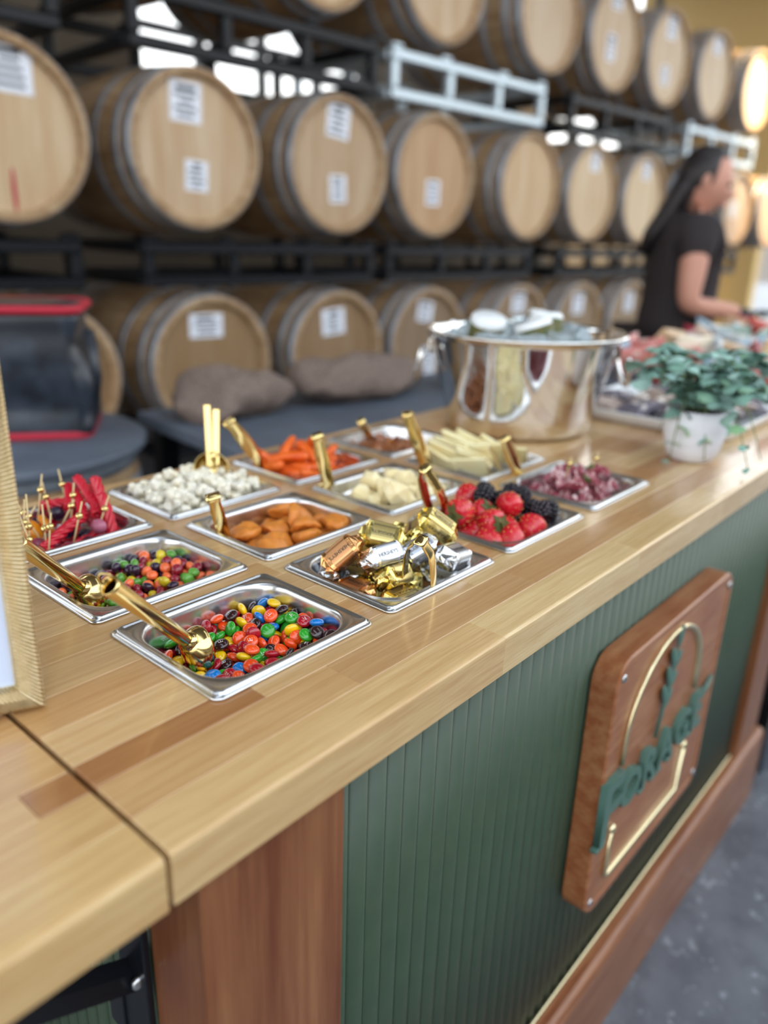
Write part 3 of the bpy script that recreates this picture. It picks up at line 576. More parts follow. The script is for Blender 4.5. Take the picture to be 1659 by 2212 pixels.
_s('sk', '''415 421 -328 92 -2 21 -33 44 229 -332 74 -4 6 67 50 -142 -331 3 -83 56 3 677 275 -332 70 -4 6 71 270 45 -330 8 32 94 -12 676 -102 -325 27 85 44 -12 627 -460 -324 90 -36 -9 24 408 -506 -331 6 16 98 6
-129 314 -330 10 96 -26 -9 656 403 -318 69 -3 52 -50 -63 -190 -328 13 -20 -12 96 -6 566 -327 4 7 24 -97 -229 394 -332 60 7 4 80 598 503 -316 32 -1 66 68 -474 390 -332 100 -7 3 3 -682 254 -326 2 -95 -13 29
-25 -337 -332 67 7 3 74 -389 279 -332 81 0 7 59 551 -75 -332 5 100 -1 -6 41 352 -323 41 -90 -13 6 -111 -83 -319 46 78 36 -23 -539 -330 -332 7 97 22 2 412 166 -331 8 98 -17 -6 -304 37 -332 4 -37 -93 -6
508 -429 -327 21 -63 -73 -13 546 150 -316 56 62 -49 25 285 -212 -332 3 95 30 7 119 556 -331 6 12 99 -4 288 422 -332 6 -24 97 -4 115 -560 -328 92 -7 22 -33 173 -331 -329 44 20 4 87 -237 -73 -332 25 -7 -3 -97
-605 -240 -317 61 1 -63 -47 -352 431 -332 4 47 88 7 425 -339 -329 6 -94 -29 17 159 170 -330 78 -3 11 62 -230 558 -332 36 7 -2 -93 639 16 -332 61 -7 0 -79 373 549 -332 6 83 -55 -4 -250 -354 -332 1 100 0 -7
-229 257 -317 45 55 26 -66 549 264 -330 68 -2 11 72 -395 -300 -331 58 -3 6 81 540 -192 -323 78 38 15 -47 -6 75 -332 93 -6 4 37 37 461 -323 69 19 36 -60 -87 440 -331 86 -5 5 -51 -359 -107 -331 62 3 7 78
414 -210 -332 7 62 -78 2 -199 -499 -329 77 6 19 61 154 297 -332 1 98 21 7 -341 -441 -328 86 -23 1 -45 308 -458 -317 77 -46 -38 23 422 -83 -329 32 -7 18 -93 549 -311 -332 66 7 4 -75 278 -83 -328 20 -5 -97 12
299 -338 -329 84 5 -16 52 -566 -514 -328 5 88 41 -24 677 142 -331 32 7 2 -95 -483 549 -332 6 5 100 -5 -143 -289 -329 1 72 66 -20 246 550 -331 34 -5 0 94 44 -30 -318 8 25 -77 58 -357 560 -332 88 -2 -7 -48
-307 -563 -331 44 -4 -6 -90 484 521 -318 85 7 52 8 141 47 -328 22 95 21 -5 -461 172 -324 31 -28 19 -89 -117 563 -316 31 -55 -26 73 158 426 -331 88 -2 7 -48 3 -507 -331 7 95 -31 -1 -469 -437 -332 42 -6 -5 -91
508 43 -318 61 -10 -79 6 -201 66 -245 3 62 74 23 409 291 -328 93 -2 23 29 156 -76 -328 17 -36 -90 15 675 -320 -332 28 7 -3 -96 284 295 -332 41 -3 7 91 161 -205 -329 19 17 96 10 -320 219 -253 25 35 -86 27
-271 -228 -331 76 -5 5 65 -595 485 -332 7 94 -33 -2 -144 30 -332 94 1 7 -34 286 169 -329 86 -6 21 47 -632 104 -332 87 -6 4 -49 396 40 -329 9 -15 13 98 668 -209 -318 17 -14 59 77 190 -459 -329 38 -14 4 -91
-80 195 -332 7 -86 -51 -3 539 393 -331 6 -94 -35 4 683 -51 -242 20 15 -93 28 462 -281 -254 28 -29 -7 -91 -201 570 -236 22 77 -60 1 113 193 -229 70 -54 -18 -43 523 546 -226 25 75 -60 -10 -340 160 -332 82 -7 -2 -56
79 -408 -324 29 42 83 22 155 568 -239 19 65 -74 0 91 459 -233 78 -6 16 -61 574 198 -223 65 -41 40 49 453 -30 -227 48 -66 38 -43 335 460 -245 18 -4 -94 28 -294 -15 -243 18 42 -88 -10 -107 -562 -304 31 34 9 88
660 444 -199 70 -20 66 18 552 430 -232 90 -33 -22 17 325 88 -245 29 25 91 -16 692 199 -237 14 87 31 36 -280 -142 -258 2 -62 -77 -16 547 88 -221 20 -13 -96 -13 561 -142 -225 65 -13 -8 -75 569 311 -231 19 -65 -13 -72
-5 257 -247 19 88 -34 28 580 -264 -244 91 -10 12 -39 445 448 -220 19 63 -21 72 345 -279 -237 73 -35 -16 57 668 72 -248 2 96 -14 -26 95 -164 -244 53 -19 24 -79 -421 -366 -253 13 -25 91 31 226 227 -255 82 -36 -25 37
690 -280 -228 33 24 -86 -30 -96 119 -263 29 -84 -43 -14 -609 -50 -328 40 -10 21 89 -426 564 -247 12 96 -25 -8 69 -266 -318 47 -55 67 -16 512 -556 -317 60 -55 -56 -10 681 327 -242 1 -82 -56 -10 -329 341 -262 4 -35 93 -11
227 -261 -256 6 -1 -99 -16 344 224 -248 74 -43 -26 45 -53 483 -242 55 -20 -7 -81 109 306 -241 17 68 62 35 207 109 -255 81 34 35 -31 407 575 -235 31 -6 -85 42 -174 467 -266 41 -24 22 85 -293 495 -253 12 21 -73 64
-673 382 -319 36 61 -61 -36 -73 -1 -261 19 -57 -77 22 435 96 -231 19 79 -5 -58 347 345 -256 29 91 28 5 -499 455 -257 60 -3 -27 -75 -90 572 -190 11 -6 96 -23 -236 450 -169 94 9 24 -21 577 522 -140 94 27 11 -15
-63 -270 -246 47 -12 -69 -53 29 576 -226 32 -87 -38 -4 -105 -432 -324 83 -29 16 -44 422 -427 -254 12 82 55 5 -437 -561 -331 26 1 9 96 247 -384 -257 84 10 -30 44 -556 543 -241 68 63 38 -3 564 -24 -237 50 59 61 -16
-68 360 -258 22 -36 -91 2 202 -134 -244 17 84 -7 -52 334 -572 -284 69 25 -62 27 288 572 -239 59 -33 -15 -72 226 -567 -316 16 45 -65 -59 333 -154 -253 45 41 -79 -5 -510 -109 -318 19 -21 45 -85 -5 -431 -259 25 77 -45 37
-223 -578 -252 46 -82 25 24 -166 -184 -284 13 59 80 4 466 336 -256 52 71 -37 -28 -337 -249 -250 99 13 -10 1 -414 57 -318 50 -55 -26 62 72 112 -265 12 54 64 -53 -254 -446 -252 26 51 80 -19 -16 -117 -249 54 -8 -5 -84
459 215 -257 34 30 -89 6 685 -164 -218 31 -29 39 82 219 344 -256 82 -32 23 41 445 -153 -251 13 94 -22 -23 -199 144 -328 18 -6 22 96 -204 352 -243 33 -93 -15 7 -679 -153 -328 3 23 5 97 -562 285 -331 4 4 -9 -99
659 -398 -248 21 82 -53 5 149 29 -217 4 -21 -45 87 349 -31 -255 50 -21 84 -4 216 460 -256 90 -20 10 -38 414 283 -166 34 14 72 59 284 -239 -168 18 84 51 -7 -120 246 -234 61 -52 21 -57 186 320 -139 73 67 0 -13
631 -476 -162 86 20 39 -25 575 125 -115 29 53 73 33 -372 -533 -247 43 -24 41 77 536 -370 -226 67 -66 -24 -24 -295 -357 -224 24 54 -67 44 288 376 -168 52 -39 -55 -52 -2 152 -186 75 -53 4 39 683 -372 -148 67 -52 24 -48
-201 179 -229 1 20 52 83 176 429 -159 38 -30 87 2 -96 69 -176 87 1 -4 49 34 -333 -234 29 -53 -42 -68 293 274 -168 88 -44 -4 14 584 426 -107 37 -82 30 30 -424 -159 -263 20 -16 -33 91 -472 566 -155 6 -10 -3 99
201 574 -153 14 22 -96 3 253 -20 -232 40 58 56 43 15 21 -211 63 -10 -77 -2 474 181 -154 34 -82 -42 -20 543 -471 -236 36 29 55 -69 -92 -174 -189 42 -80 6 -42 -495 -225 -318 55 18 -77 27 147 -364 -225 81 7 -46 -36
115 -262 -201 42 -69 26 53 -120 403 -173 14 -12 16 97 696 25 -160 68 45 15 56 260 -119 -155 60 53 -58 -17 668 142 -152 6 59 73 34 462 578 -130 27 -42 84 21 379 489 -147 82 -9 -51 -25 331 588 -138 25 46 -69 50
-392 426 -227 69 29 66 -6 -621 435 -240 2 21 -11 97 276 483 -146 20 54 -32 -75 83 532 -142 21 -50 49 68 681 260 -148 52 -34 -39 -68 600 -171 -136 12 -65 -75 -2 684 367 -113 21 -83 -47 20 285 157 -175 7 -77 63 -2
-211 -280 -242 26 42 6 -87 -540 346 -243 71 -58 34 24 91 -60 -182 30 80 -46 -24 491 -217 -167 34 40 51 -68 -191 -55 -233 15 -85 14 49 -324 579 -197 41 43 -75 30 522 23 -141 23 -5 88 40 555 265 -128 2 20 88 44
698 -94 -135 79 -20 -27 52 490 364 -154 5 75 65 -10 25 357 -196 46 -1 74 -49''')
_s('pop', '''283 -25 -146 60 50 50 38 -526 -179 -135 35 17 88 27 152 -488 -159 79 -19 19 56 -458 496 -157 30 -94 -11 -7 -70 136 -143 6 35 93 8 146 214 -157 18 46 9 86 60 -65 -119 74 -54 24 -32 -195 -66 -159 69 14 19 -69
532 147 -138 74 -9 57 -36 403 397 -141 14 92 36 4 182 479 -156 76 -19 -52 -33 -417 -459 -159 76 0 -37 -53 -104 -413 -143 14 55 44 -70 380 -372 -104 68 49 54 0 -145 370 -158 27 -28 -9 92 -361 140 -149 68 53 35 35
256 -184 -133 65 49 -34 46 165 587 -16 77 59 23 11 352 -521 -39 3 -25 -14 -96 -11 240 -37 32 82 -42 23 -350 320 -111 50 -59 25 58 271 241 -44 89 -23 -9 -39 -497 174 -117 60 18 36 69 -608 417 -100 37 -18 87 -26
487 350 -23 20 -13 -93 -28 -42 -253 -157 81 -19 -24 -50 -241 -306 -115 10 -98 -19 -3 -679 -242 -93 67 44 10 -59 199 -536 25 26 -46 -53 -67 460 139 27 32 54 60 50 -484 -338 -56 59 -47 -29 59 -325 -41 -121 22 -19 2 96
105 -176 -12 25 -54 -15 79 -680 268 77 26 -16 -80 51 -666 215 -85 52 23 -69 -45 636 274 -113 87 38 28 -13 317 521 -21 44 -67 9 -59 641 -295 -155 6 -55 -17 81 204 120 -10 20 -53 82 -13 -662 -26 -83 68 64 -32 17
-631 -380 44 69 7 -46 55 -346 -216 -21 66 22 -15 -70 548 -451 -144 46 -41 0 79 -230 185 -44 22 -87 19 40 -233 537 -124 61 -69 -34 -19 302 135 116 84 -42 -5 -33 -232 -566 -39 23 -15 96 12 186 -361 -22 76 21 58 -20
-514 -27 15 1 91 -35 -24 201 -59 24 0 21 88 -43 -86 -67 2 14 -85 6 -51 689 98 15 9 90 -42 10 -359 203 24 51 48 -35 -63 63 401 28 94 30 13 -3 -650 85 33 37 25 78 -44 -551 -498 -31 28 -35 14 -88
-47 -527 0 54 -30 4 -78 622 -312 24 81 -9 54 -20 598 470 -147 32 -56 -64 -41 55 49 77 14 -80 -47 34 644 -120 -128 77 54 -1 -35 -519 343 19 60 59 51 18 -29 502 -93 55 21 -78 -19 324 -267 89 49 62 -54 29
-202 385 -6 4 -28 -94 21 -432 568 24 67 -15 -26 -68 519 554 68 53 42 3 74 -173 -614 143 82 -25 -33 -40 510 -38 -59 90 -3 -2 44 -8 -74 205 76 53 30 -21 -112 138 130 4 14 -97 18 443 -242 -81 62 -59 -42 -30
735 -115 109 95 12 -22 21 137 243 130 34 69 13 62 -50 361 123 18 -47 -84 -22 219 36 191 29 47 -83 -2 -484 -203 97 79 18 -53 25 -376 -430 32 29 29 85 33 -531 142 167 48 -29 58 59 315 -564 145 6 -68 -73 -8
-210 271 208 21 -51 -16 -82 407 353 96 24 27 15 92 635 205 61 9 -38 46 79 -195 545 63 5 -18 92 -35 481 -451 50 63 -57 -45 26 52 -624 175 68 -27 31 60 -53 -332 28 41 21 75 48 -205 -167 116 3 45 -6 89
-372 33 83 12 99 -5 -8 -471 -402 154 58 41 20 -68 97 -207 178 9 69 -14 70 -338 368 119 62 24 64 39 413 -55 27 92 -11 21 30 667 386 33 7 89 39 -23 -627 503 69 91 -36 10 18 216 495 144 34 23 -52 75
491 -130 99 16 -46 -1 -88 -607 -485 167 88 23 6 41 338 564 119 22 -85 -39 27 -710 -89 82 80 -27 -36 39 646 -453 65 66 11 -39 -64 117 -417 162 22 29 29 89 -158 -420 125 89 22 41 -6 -33 575 103 8 97 5 -23
-331 -99 194 77 -4 63 -11''')
_s('ap', '''326 457 -262 20 12 -10 97 420 -150 -253 58 -3 9 -81 -579 -248 -253 83 19 7 52 116 132 -272 0 -63 -78 2 -110 -179 -270 92 5 -6 38 -451 420 -253 36 8 12 92 402 195 -173 30 -51 -79 -14 -167 471 -216 28 94 -8 -19
133 -470 -269 6 2 -7 -100 -315 -490 -251 2 2 23 97 -559 57 -231 20 -86 -47 5 498 -423 -243 19 -73 62 22 -265 -203 -88 6 4 99 13 611 -31 -179 48 54 -69 4 -230 142 -258 99 8 1 10 648 316 -185 33 69 -26 -59
72 -361 -98 69 -12 20 69 18 169 -88 72 1 6 70 431 469 -61 94 -29 -1 -16 -484 -381 -81 89 24 -1 -39 544 -391 -30 28 -2 9 -96 314 49 -3 48 20 48 -70 223 -184 -10 6 -42 -83 35 -358 264 -74 96 1 -7 -28''')
_s('ng', '''-248 19 -142 100 0 -1 6 -141 398 -143 0 -94 -35 0 147 -114 -141 1 -43 90 -2 283 431 -114 67 -66 -23 25 -515 427 -114 24 -24 67 -66 -379 -468 -141 5 1 0 100 421 -385 -92 8 -93 33 15 595 351 -13 50 -35 79 7
-629 -70 -114 51 -50 49 -51 437 -504 125 11 6 -98 -13 537 70 189 13 29 -86 -40 -277 -269 41 30 95 7 -6 -335 -148 249 8 2 31 95 591 -169 354 47 23 -20 83 580 -104 -43 39 44 81 -3 108 194 80 94 26 -17 -15
13 144 294 7 46 83 30 171 -222 182 8 20 86 -47 -284 185 93 76 2 -2 -64 -572 187 247 42 80 -38 20''')
_s('be', '''-178 -263 -33 14 -26 -57 -76 -583 -273 -72 14 -14 -70 -68 -421 409 -32 85 39 -33 12 549 357 -67 42 -24 81 34 387 -339 -198 30 30 -64 -64 -13 1 -71 21 62 9 -75 246 485 -69 48 -56 -15 66 441 491 162 25 -24 87 -35
-79 338 -55 15 -33 -89 -28 91 -457 -13 54 23 30 75 -475 23 -69 67 57 30 38 521 -445 120 35 -84 -22 -36 -410 -479 -48 12 98 11 -9 203 -134 4 24 52 -68 46 36 501 167 85 6 49 -15 210 91 189 56 6 67 48
-237 89 110 84 41 15 -33 553 6 -71 33 60 18 -71 429 62 -25 84 21 24 45 162 224 -48 18 8 96 21 -428 -190 118 19 27 58 -74 21 -162 235 50 -50 71 6 626 31 177 65 -71 27 -11 -611 152 217 24 66 -28 -66
334 -427 162 56 33 -61 -45 593 176 195 59 6 77 22 -21 216 286 60 -26 -75 6 496 -230 75 81 -42 -3 -40''')
_s('ca', '''-99 -309 -121 85 -49 -10 17 558 -318 -148 85 2 4 53 441 -162 -166 25 48 -73 -43 -407 262 -154 15 59 -76 -24 -643 104 -163 36 59 64 34 -210 6 -147 94 -1 2 34 -294 -552 -48 98 4 22 -2 71 -405 -76 11 91 36 -17
548 298 -31 64 54 -27 -47 -349 469 11 4 6 -96 -29 136 399 -158 92 26 -5 -29 -503 -98 -29 69 20 23 66 -454 327 88 37 20 -24 87 -132 -129 -166 17 20 -68 -68 429 123 -18 9 96 -14 24 365 -55 87 81 7 -22 54
-349 -171 18 65 16 30 68 -135 343 121 70 0 -33 64 16 99 -15 68 33 -38 -53 -157 258 217 55 78 5 29 189 85 29 54 41 -55 -49 -109 -50 87 12 -75 -65 -7 -634 85 46 73 -12 14 66 -435 -28 143 30 41 80 33
73 253 107 57 42 -55 -45 -80 -82 209 38 48 -47 -64 307 336 197 34 -63 -33 62''')
_s('pa', '''259 94 -71 49 46 -51 -54 -223 -291 -104 74 -50 -41 19 -348 95 -91 39 49 -78 -1 256 -212 -109 61 -72 34 0 -312 -509 -42 35 80 -21 -44 584 -246 -51 51 36 15 -77 500 -52 -63 52 60 53 31 -558 105 -64 67 35 59 -28
-475 -487 172 69 -67 29 -1 598 251 -50 33 -49 15 -79 -82 311 -74 50 86 -3 -11 93 -493 -25 21 -7 -98 -3 -542 -197 -95 36 68 38 -51 519 431 -37 24 29 -29 88 -293 -154 133 40 -19 -90 0 -16 57 -43 11 93 27 20
-253 125 103 18 -91 29 24 371 -482 -34 45 -87 -2 20 198 451 -109 86 41 9 30 167 -51 109 73 42 49 22''')
_s('to', '''-114 362 -162 68 -37 -22 59 -8 18 -163 76 58 -2 -30 -313 -156 -147 36 3 -93 4 335 213 -154 97 -19 3 -17 -471 -407 -162 44 -27 -33 79 -188 -193 -155 30 20 -38 -85 -384 124 -147 34 -40 -84 -13 433 -118 -162 3 68 -72 -9
-75 -500 -146 68 23 -55 -42 548 339 -164 80 58 10 -14 73 -399 -142 20 -1 -23 -95 207 85 -154 93 -18 -6 30 492 -473 -132 2 73 -63 -27 75 343 -142 38 -22 -84 33 149 -63 -147 4 -93 -3 -36 -369 401 -163 9 30 95 4
541 -29 -150 54 -22 -31 75 39 535 -164 36 5 61 71 -197 144 -147 35 16 -92 9 180 459 -94 48 48 13 -73 507 155 -147 35 -72 48 -36 102 135 -112 47 70 -44 -29 362 403 -142 26 20 -62 -71 -374 412 -79 4 -10 99 -6
-578 -24 -146 79 54 -25 14 -387 -438 -89 72 2 -58 39 -275 -327 -144 31 77 -54 14 -87 -355 -110 4 -34 22 91 -167 -49 -153 59 -77 13 -19 311 -538 -150 60 62 42 -27 332 -342 -147 9 -92 -18 -35 21 -143 -125 12 -15 -50 85
-131 -256 -61 16 -45 76 -44 -368 34 -112 17 61 1 -77 -627 -203 -141 55 19 19 79 319 -59 -110 40 -34 85 -3 -244 -46 -89 65 -21 13 -72 -148 517 -171 39 -9 80 45 -483 72 -114 34 -57 74 -11 230 -416 -111 41 36 -3 -84
-532 480 -97 18 74 18 62 239 512 -111 49 6 32 -81 -208 -511 -112 83 -4 -45 33 106 -537 -117 3 -21 -83 -52 411 253 -100 69 -37 -8 62 434 503 -134 13 24 -90 34 -45 245 -147 16 -86 -36 -32 85 -287 -116 43 84 -11 -30''')
# ================================================================ the bar: worktop of glued staves
YS = [.319, .3605, .4015, .4308, .4765, .5205, .5662, .6088, .6545, .6985, .7442, .7868, .8325, .8765, .9222, .963]
PALE = ['DCC697', 'D5BB88', 'D8BF8F', 'CFB07F']; TAN = ['C9A877', 'C19C6B', 'CDB082', 'B98F60', 'D2B688', 'C4A070', 'D8BE90']
rw_ = random.Random(21)
def deckle(h):
    c = lin(h); m = .3*c[0]+.55*c[1]+.15*c[2]
    return tuple(v*t for v, t in zip(c[:3], (1.0, .94, .89)))+(1,)
def stave(par, x0, x1, y0, y1, z0, z1, col, rf=0, rl=False):
    b = MB(); lx, ly, lz = x1-x0, y1-y0, z1-z0
    if rf:      # rounded front edge
        P = [(0, 0), (0, lz-rf)] + [(rf-rf*cos(a*pi/8), lz-rf+rf*sin(a*pi/8)) for a in range(1, 5)] + [(ly, lz), (ly, 0)]
        n = len(P); b.rings([[(-lx/2, p[0]-ly/2, p[1]-lz/2) for p in P], [(lx/2, p[0]-ly/2, p[1]-lz/2) for p in P]], True, True, True, smooth=False)
        me = b.mesh('plank', mat=M_['block'], bevel=.0004)
    else:
        b.box((0, 0, 0), (lx-.00015, ly-.00015, lz)); me = b.mesh('plank', mat=M_['block'], bevel=.00045)
    return O('plank', me, par, Vector(((x0+x1)/2, (y0+y1)/2, (z0+z1)/2))-par.location, col=deckle(col))
WT = E_('worktop', (.192, .319, TOP-.04), label='butcher block bar top with cut-outs for twelve steel pans', cat='worktop')
HX = .0800
for k in range(15):
    y0, y1 = YS[k], YS[k+1]; br = [.192]
    while br[-1] < 1.82:
        br.append(br[-1] + rw_.uniform(.22, .46))
    br[-1] = 1.82
    if k == 0: br = [.192, .548, .84, 1.13, 1.47, 1.82]
    if k == 1: br = [.192, .40, .672, .95, 1.28, 1.55, 1.82]
    if k == 2: br = [.192, .335, .62, .90, 1.22, 1.82]
    hole = k in (3, 4, 5, 7, 8, 9, 11, 12, 13)
    for a, c in zip(br, br[1:]):
        col = rw_.choice(TAN)
        if k == 0: col = {.192: 'D6BC8C', .548: 'DECA9C', .84: 'DAC292', 1.13: 'D3B987', 1.47: 'D8C08F'}[a]
        if k == 1: col = {.192: 'C9A97A', .40: 'C2A175', .672: 'C09C6E', .95: 'BD9A6E', 1.28: 'C6A577', 1.55: 'CDB083'}[a]
        if k == 2: col = {.192: 'A87C50', .335: 'CDB184', .62: 'D6BE90', .90: 'D2B788', 1.22: 'D6BD8E'}[a]
        segs = [(a, c)]
        if hole:
            for px in PX:
                ns = []
                for (p, q) in segs:
                    lo_, hi_ = px-HX, px+HX
                    if q <= lo_ or p >= hi_: ns.append((p, q)); continue
                    if p < lo_: ns.append((p, lo_))
                    if q > hi_: ns.append((hi_, q))
                segs = ns
        for (p, q) in segs:
            if q-p > .003: stave(WT, p, q, y0, y1, TOP-.04, TOP, col, .004 if k == 0 else 0)
LF = E_('drop_leaf_shelf', (-.42, .319, TOP-.0415), label='folding butcher block side shelf at the left end of the bar', cat='shelf')
for k in range(15):
    y0, y1 = YS[k], YS[k+1]; br = [-.42, -.1+rw_.uniform(-.1, .1), .1885]
    if k == 2: br = [-.42, .155, .1885]
    if k == 1: br = [-.42, .02, .1885]
    for a, c in zip(br, br[1:]):
        col = rw_.choice(TAN) if k > 2 else {0: 'D3B885', 1: 'CDAF7C', 2: 'CBAC78'}[k]
        if k == 2 and a == .155: col = 'A4784C'
        stave(LF, a, c, y0, y1, TOP-.0415, TOP-.0015, col, .006 if k == 0 else 0)
# ---------------------------------------------------------------- cabinet under it
CB = E_('bar_cabinet', (.221, .335, 0), label='green fluted bar front with cherry posts and base rail', cat='bar')
def part(name, c, d, m, par=CB, bevel=.0015, seg=1):
    b = MB(); b.box((0, 0, 0), d); return O(name, b.mesh(name, mat=M_[m], bevel=bevel, seg=seg), par, Vector(c)-par.location)
ZB = TOP-.0405
def post(x0, x1): part('post', ((x0+x1)/2, .370, ZB/2), (x1-x0, .070, ZB), 'cherry', bevel=.003, seg=2)
post(.221, .356); post(1.632, 1.767)
part('post', (.251, .915, ZB/2), (.06, .03, ZB), 'cherry'); part('post', (1.737, .915, ZB/2), (.06, .03, ZB), 'cherry')
part('front_board', (.994, .366, (.20+ZB)/2), (1.274, .012, ZB-.20), 'green')
part('end_board', (.262, .655, (.2+ZB)/2), (.012, .49, ZB-.2), 'green'); part('end_board', (1.726, .655, (.2+ZB)/2), (.012, .49, ZB-.2), 'green')
part('back_board', (.994, .915, (.2+ZB)/2), (1.42, .012, ZB-.2), 'green'); part('bottom_board', (.994, .64, .14), (1.42, .52, .02), 'cherry_flat')
def slat_mesh(w_, h_, axis):
    b = MB(); P = []
    for i in range(9):
        t = i/8; P.append(((t-.5)*w_, -.0016-.0034*(sin(pi*t)**.8)*(.75+.5*t)))
    P = [((-.5)*w_, .004)] + P + [(.5*w_, .004)]
    R = [[(p[0], p[1], z) for p in P] for z in (-h_/2, h_/2)]
    b.rings(R, True, True, True, smooth=True)
    return b.mesh('slat', mat=M_['green'])
SL = slat_mesh(.0236, ZB-.20, 0)
n = 53
for i in range(n): O('slat', SL, CB, Vector((.356+.012+i*(1.276-.0)/n, .3555, (.20+ZB)/2))-CB.location)
for i in range(20): O('slat', SL, CB, Vector((.252, .417+i*.0245, (.20+ZB)/2))-CB.location, (0, 0, -pi/2))
b = MB()       # base rail with a soft top nose
P = [(.030, 0), (.0, 0), (-.004, .004), (-.0045, .180), (-.001, .192), (.006, .197), (.030, .199)]
b.rings([[(x_, p[0]+.325, p[1]) for p in P] for x_ in (.205, 1.80)], True, True, True, smooth=False); O('base_rail', b.mesh('rail', mat=M_['cherry_flat'], bevel=.0015, seg=2), CB, -CB.location)
part('end_rail', (.213, .64, .0985), (.018, .56, .197), 'cherry_flat'); part('end_rail', (1.775, .64, .0985), (.018, .56, .197), 'cherry_flat')
b = MB(); R = []
for i in range(421):
    t = i/420; r = .0036+.0011*cos(2*pi*t*140); R.append((Vector((.357+t*1.274, .3475, .2025)), r))
b.tube([p for p, r in R], [r for p, r in R], 8); O('rope_trim', b.mesh('rope', mat=M_['gold_paint']), CB, -CB.location, label='beaded gold trim')
# ---------------------------------------------------------------- folding bracket on the end
BK = E_('folding_bracket', (.2205, .43, .60), label='black folding shelf bracket under the side shelf', cat='bracket')
part('wall_plate', (.2175, .4245, .755), (.006, .038, .285), 'black', BK, .001); part('gusset', (.214, .452, .690), (.004, .022, .060), 'black', BK, .001)
b = MB(); b.tube([(.226, .424, .733), (.07, .424, .810), (-.10, .424, .894)], .0125, 4, None, True, .25, smooth=False); O('arm', b.mesh('arm', mat=M_['black']), BK, -BK.location)
part('top_bar', (.04, .424, .8915), (.34, .03, .012), 'black', BK, .001)
for x_, z in ((.214, .7385), (-.06, .874)):
    b = MB(); b.ball((0, 0, 0), (.0065, .004, .0065), 12, 8); O('rivet', b.mesh('rivet', mat=M_['bolt']), BK, Vector((x_, .4145, z))-BK.location, label='shiny rivet')
# ---------------------------------------------------------------- plaque
SG = E_('plaque_sign', (1.025, .325, CAMZ-.893), label='square cherry plaque with gold arch and green letters on the bar front', cat='sign')
b = MB(); ring = lambda hx, hz, r, y: [(p[0], y, p[1]) for p in [(q[0], q[1]) for q in rrect(hx, hz, r, 0, 14)]]
b.rings([ring(.208, .2025, .035, .0238), ring(.210, .2045, .036, .0215), ring(.210, .2045, .036, -.0105), ring(.2075, .202, .034, -.0128), ring(.196, .1905, .028, -.0128), ring(.1945, .189, .027, -.0112)], True, True, True, smooth=False)
O('board', b.mesh('board', mat=M_['plaque']), SG, Vector((0, 0, .2045)))
def sgp(x_, z_, y=-.0125): return Vector((x_-1.025, y, z_+.893))
pts = [sgp(.868, -.655)] + [sgp(.997-.129*cos(a), -.625+.118*sin(a)) for a in [i*pi/24 for i in range(25)]] + [sgp(1.126, -.655)]
b = MB(); b.tube(pts, .0060, 10, None, True, .7); O('arch_line', b.mesh('arch', mat=M_['gold_paint']), SG, label='champagne gold arch line')
b = MB(); b.tube([sgp(.868, -.765), sgp(.868, -.842), sgp(.873, -.846), sgp(1.121, -.846), sgp(1.126, -.842), sgp(1.126, -.765)], .0060, 10, None, True, .7); O('sill_line', b.mesh('sill', mat=M_['gold_paint']), SG, label='champagne gold sill line')
for x_ in (.868, 1.126): b = MB(); b.ball((0, 0, 0), .0075, 14, 10); O('gold_stud', b.mesh('stud', mat=M_['gold_paint']), SG, sgp(x_, -.762), label='round gold stud')
for x_, z_ in ((.832, -.868), (1.216, -.868), (.832, -.508), (1.216, -.508)): b = MB(); b.ball((0, 0, 0), (.006, .003, .006), 12, 8); O('screw_head', b.mesh('screw', mat=M_['bolt']), SG, sgp(x_, z_, -.0128))
for ch, x_, z_, s_, sx in (('F', .836, -.712, .132, 1.0), ('O', .897, -.708, .078, 1.1), ('R', .960, -.708, .082, 1.05), ('A', 1.020, -.708, .084, 1.05), ('G', 1.083, -.708, .080, 1.05), ('E', 1.142, -.706, .088, 1.05)):
    me = text_mesh('letter', ch, s_, M_['greenlet'], .005, bold=True); O('letter', me, SG, sgp(x_, z_, -.0165), (pi/2, 0, 0), sc=(sx, 1, 1), label='raised green letter %s' % ch)
    if ch in 'FRAE':       # serifs
        for dx in ((-.018,) if ch == 'F' else (-.019, .02)):
            b = MB(); b.box((0, 0, 0), (.02 if ch != 'F' else .026, .010, .006)); O('serif', b.mesh('serif', mat=M_['greenlet'], bevel=.001), SG, sgp(x_+dx, z_-(.046 if ch == 'F' else .030), -.0165))
b = MB(); b.tube([sgp(1.150, -.682, -.0165), sgp(1.178, -.679, -.0165), sgp(1.200, -.664, -.0165)], [.006, .005, .003], 8); O('letter_flourish', b.mesh('flourish', mat=M_['greenlet']), SG)
b = MB(); b.tube([sgp(.976, -.668, -.016), sgp(.988, -.62, -.016), sgp(.998, -.57, -.016), sgp(1.008, -.53, -.016)], [.0028, .0026, .0022, .0014], 8); O('sprig_stem', b.mesh('stem', mat=M_['greenlet']), SG)
for i, (t, s_) in enumerate(((.32, 1), (.40, -1), (.52, 1), (.60, -1), (.74, 1), (.80, -1), (.98, 0))):
    c = sgp(.976+.032*t, -.668+.138*t, -.0165); b = MB(); b.ball((0, 0, .016), (.0075, .0028, .018), 10, 8)
    O('sprig_leaf', b.mesh('leaf', mat=M_['greenlet']), SG, c, (0, radians(38*s_+12), 0))
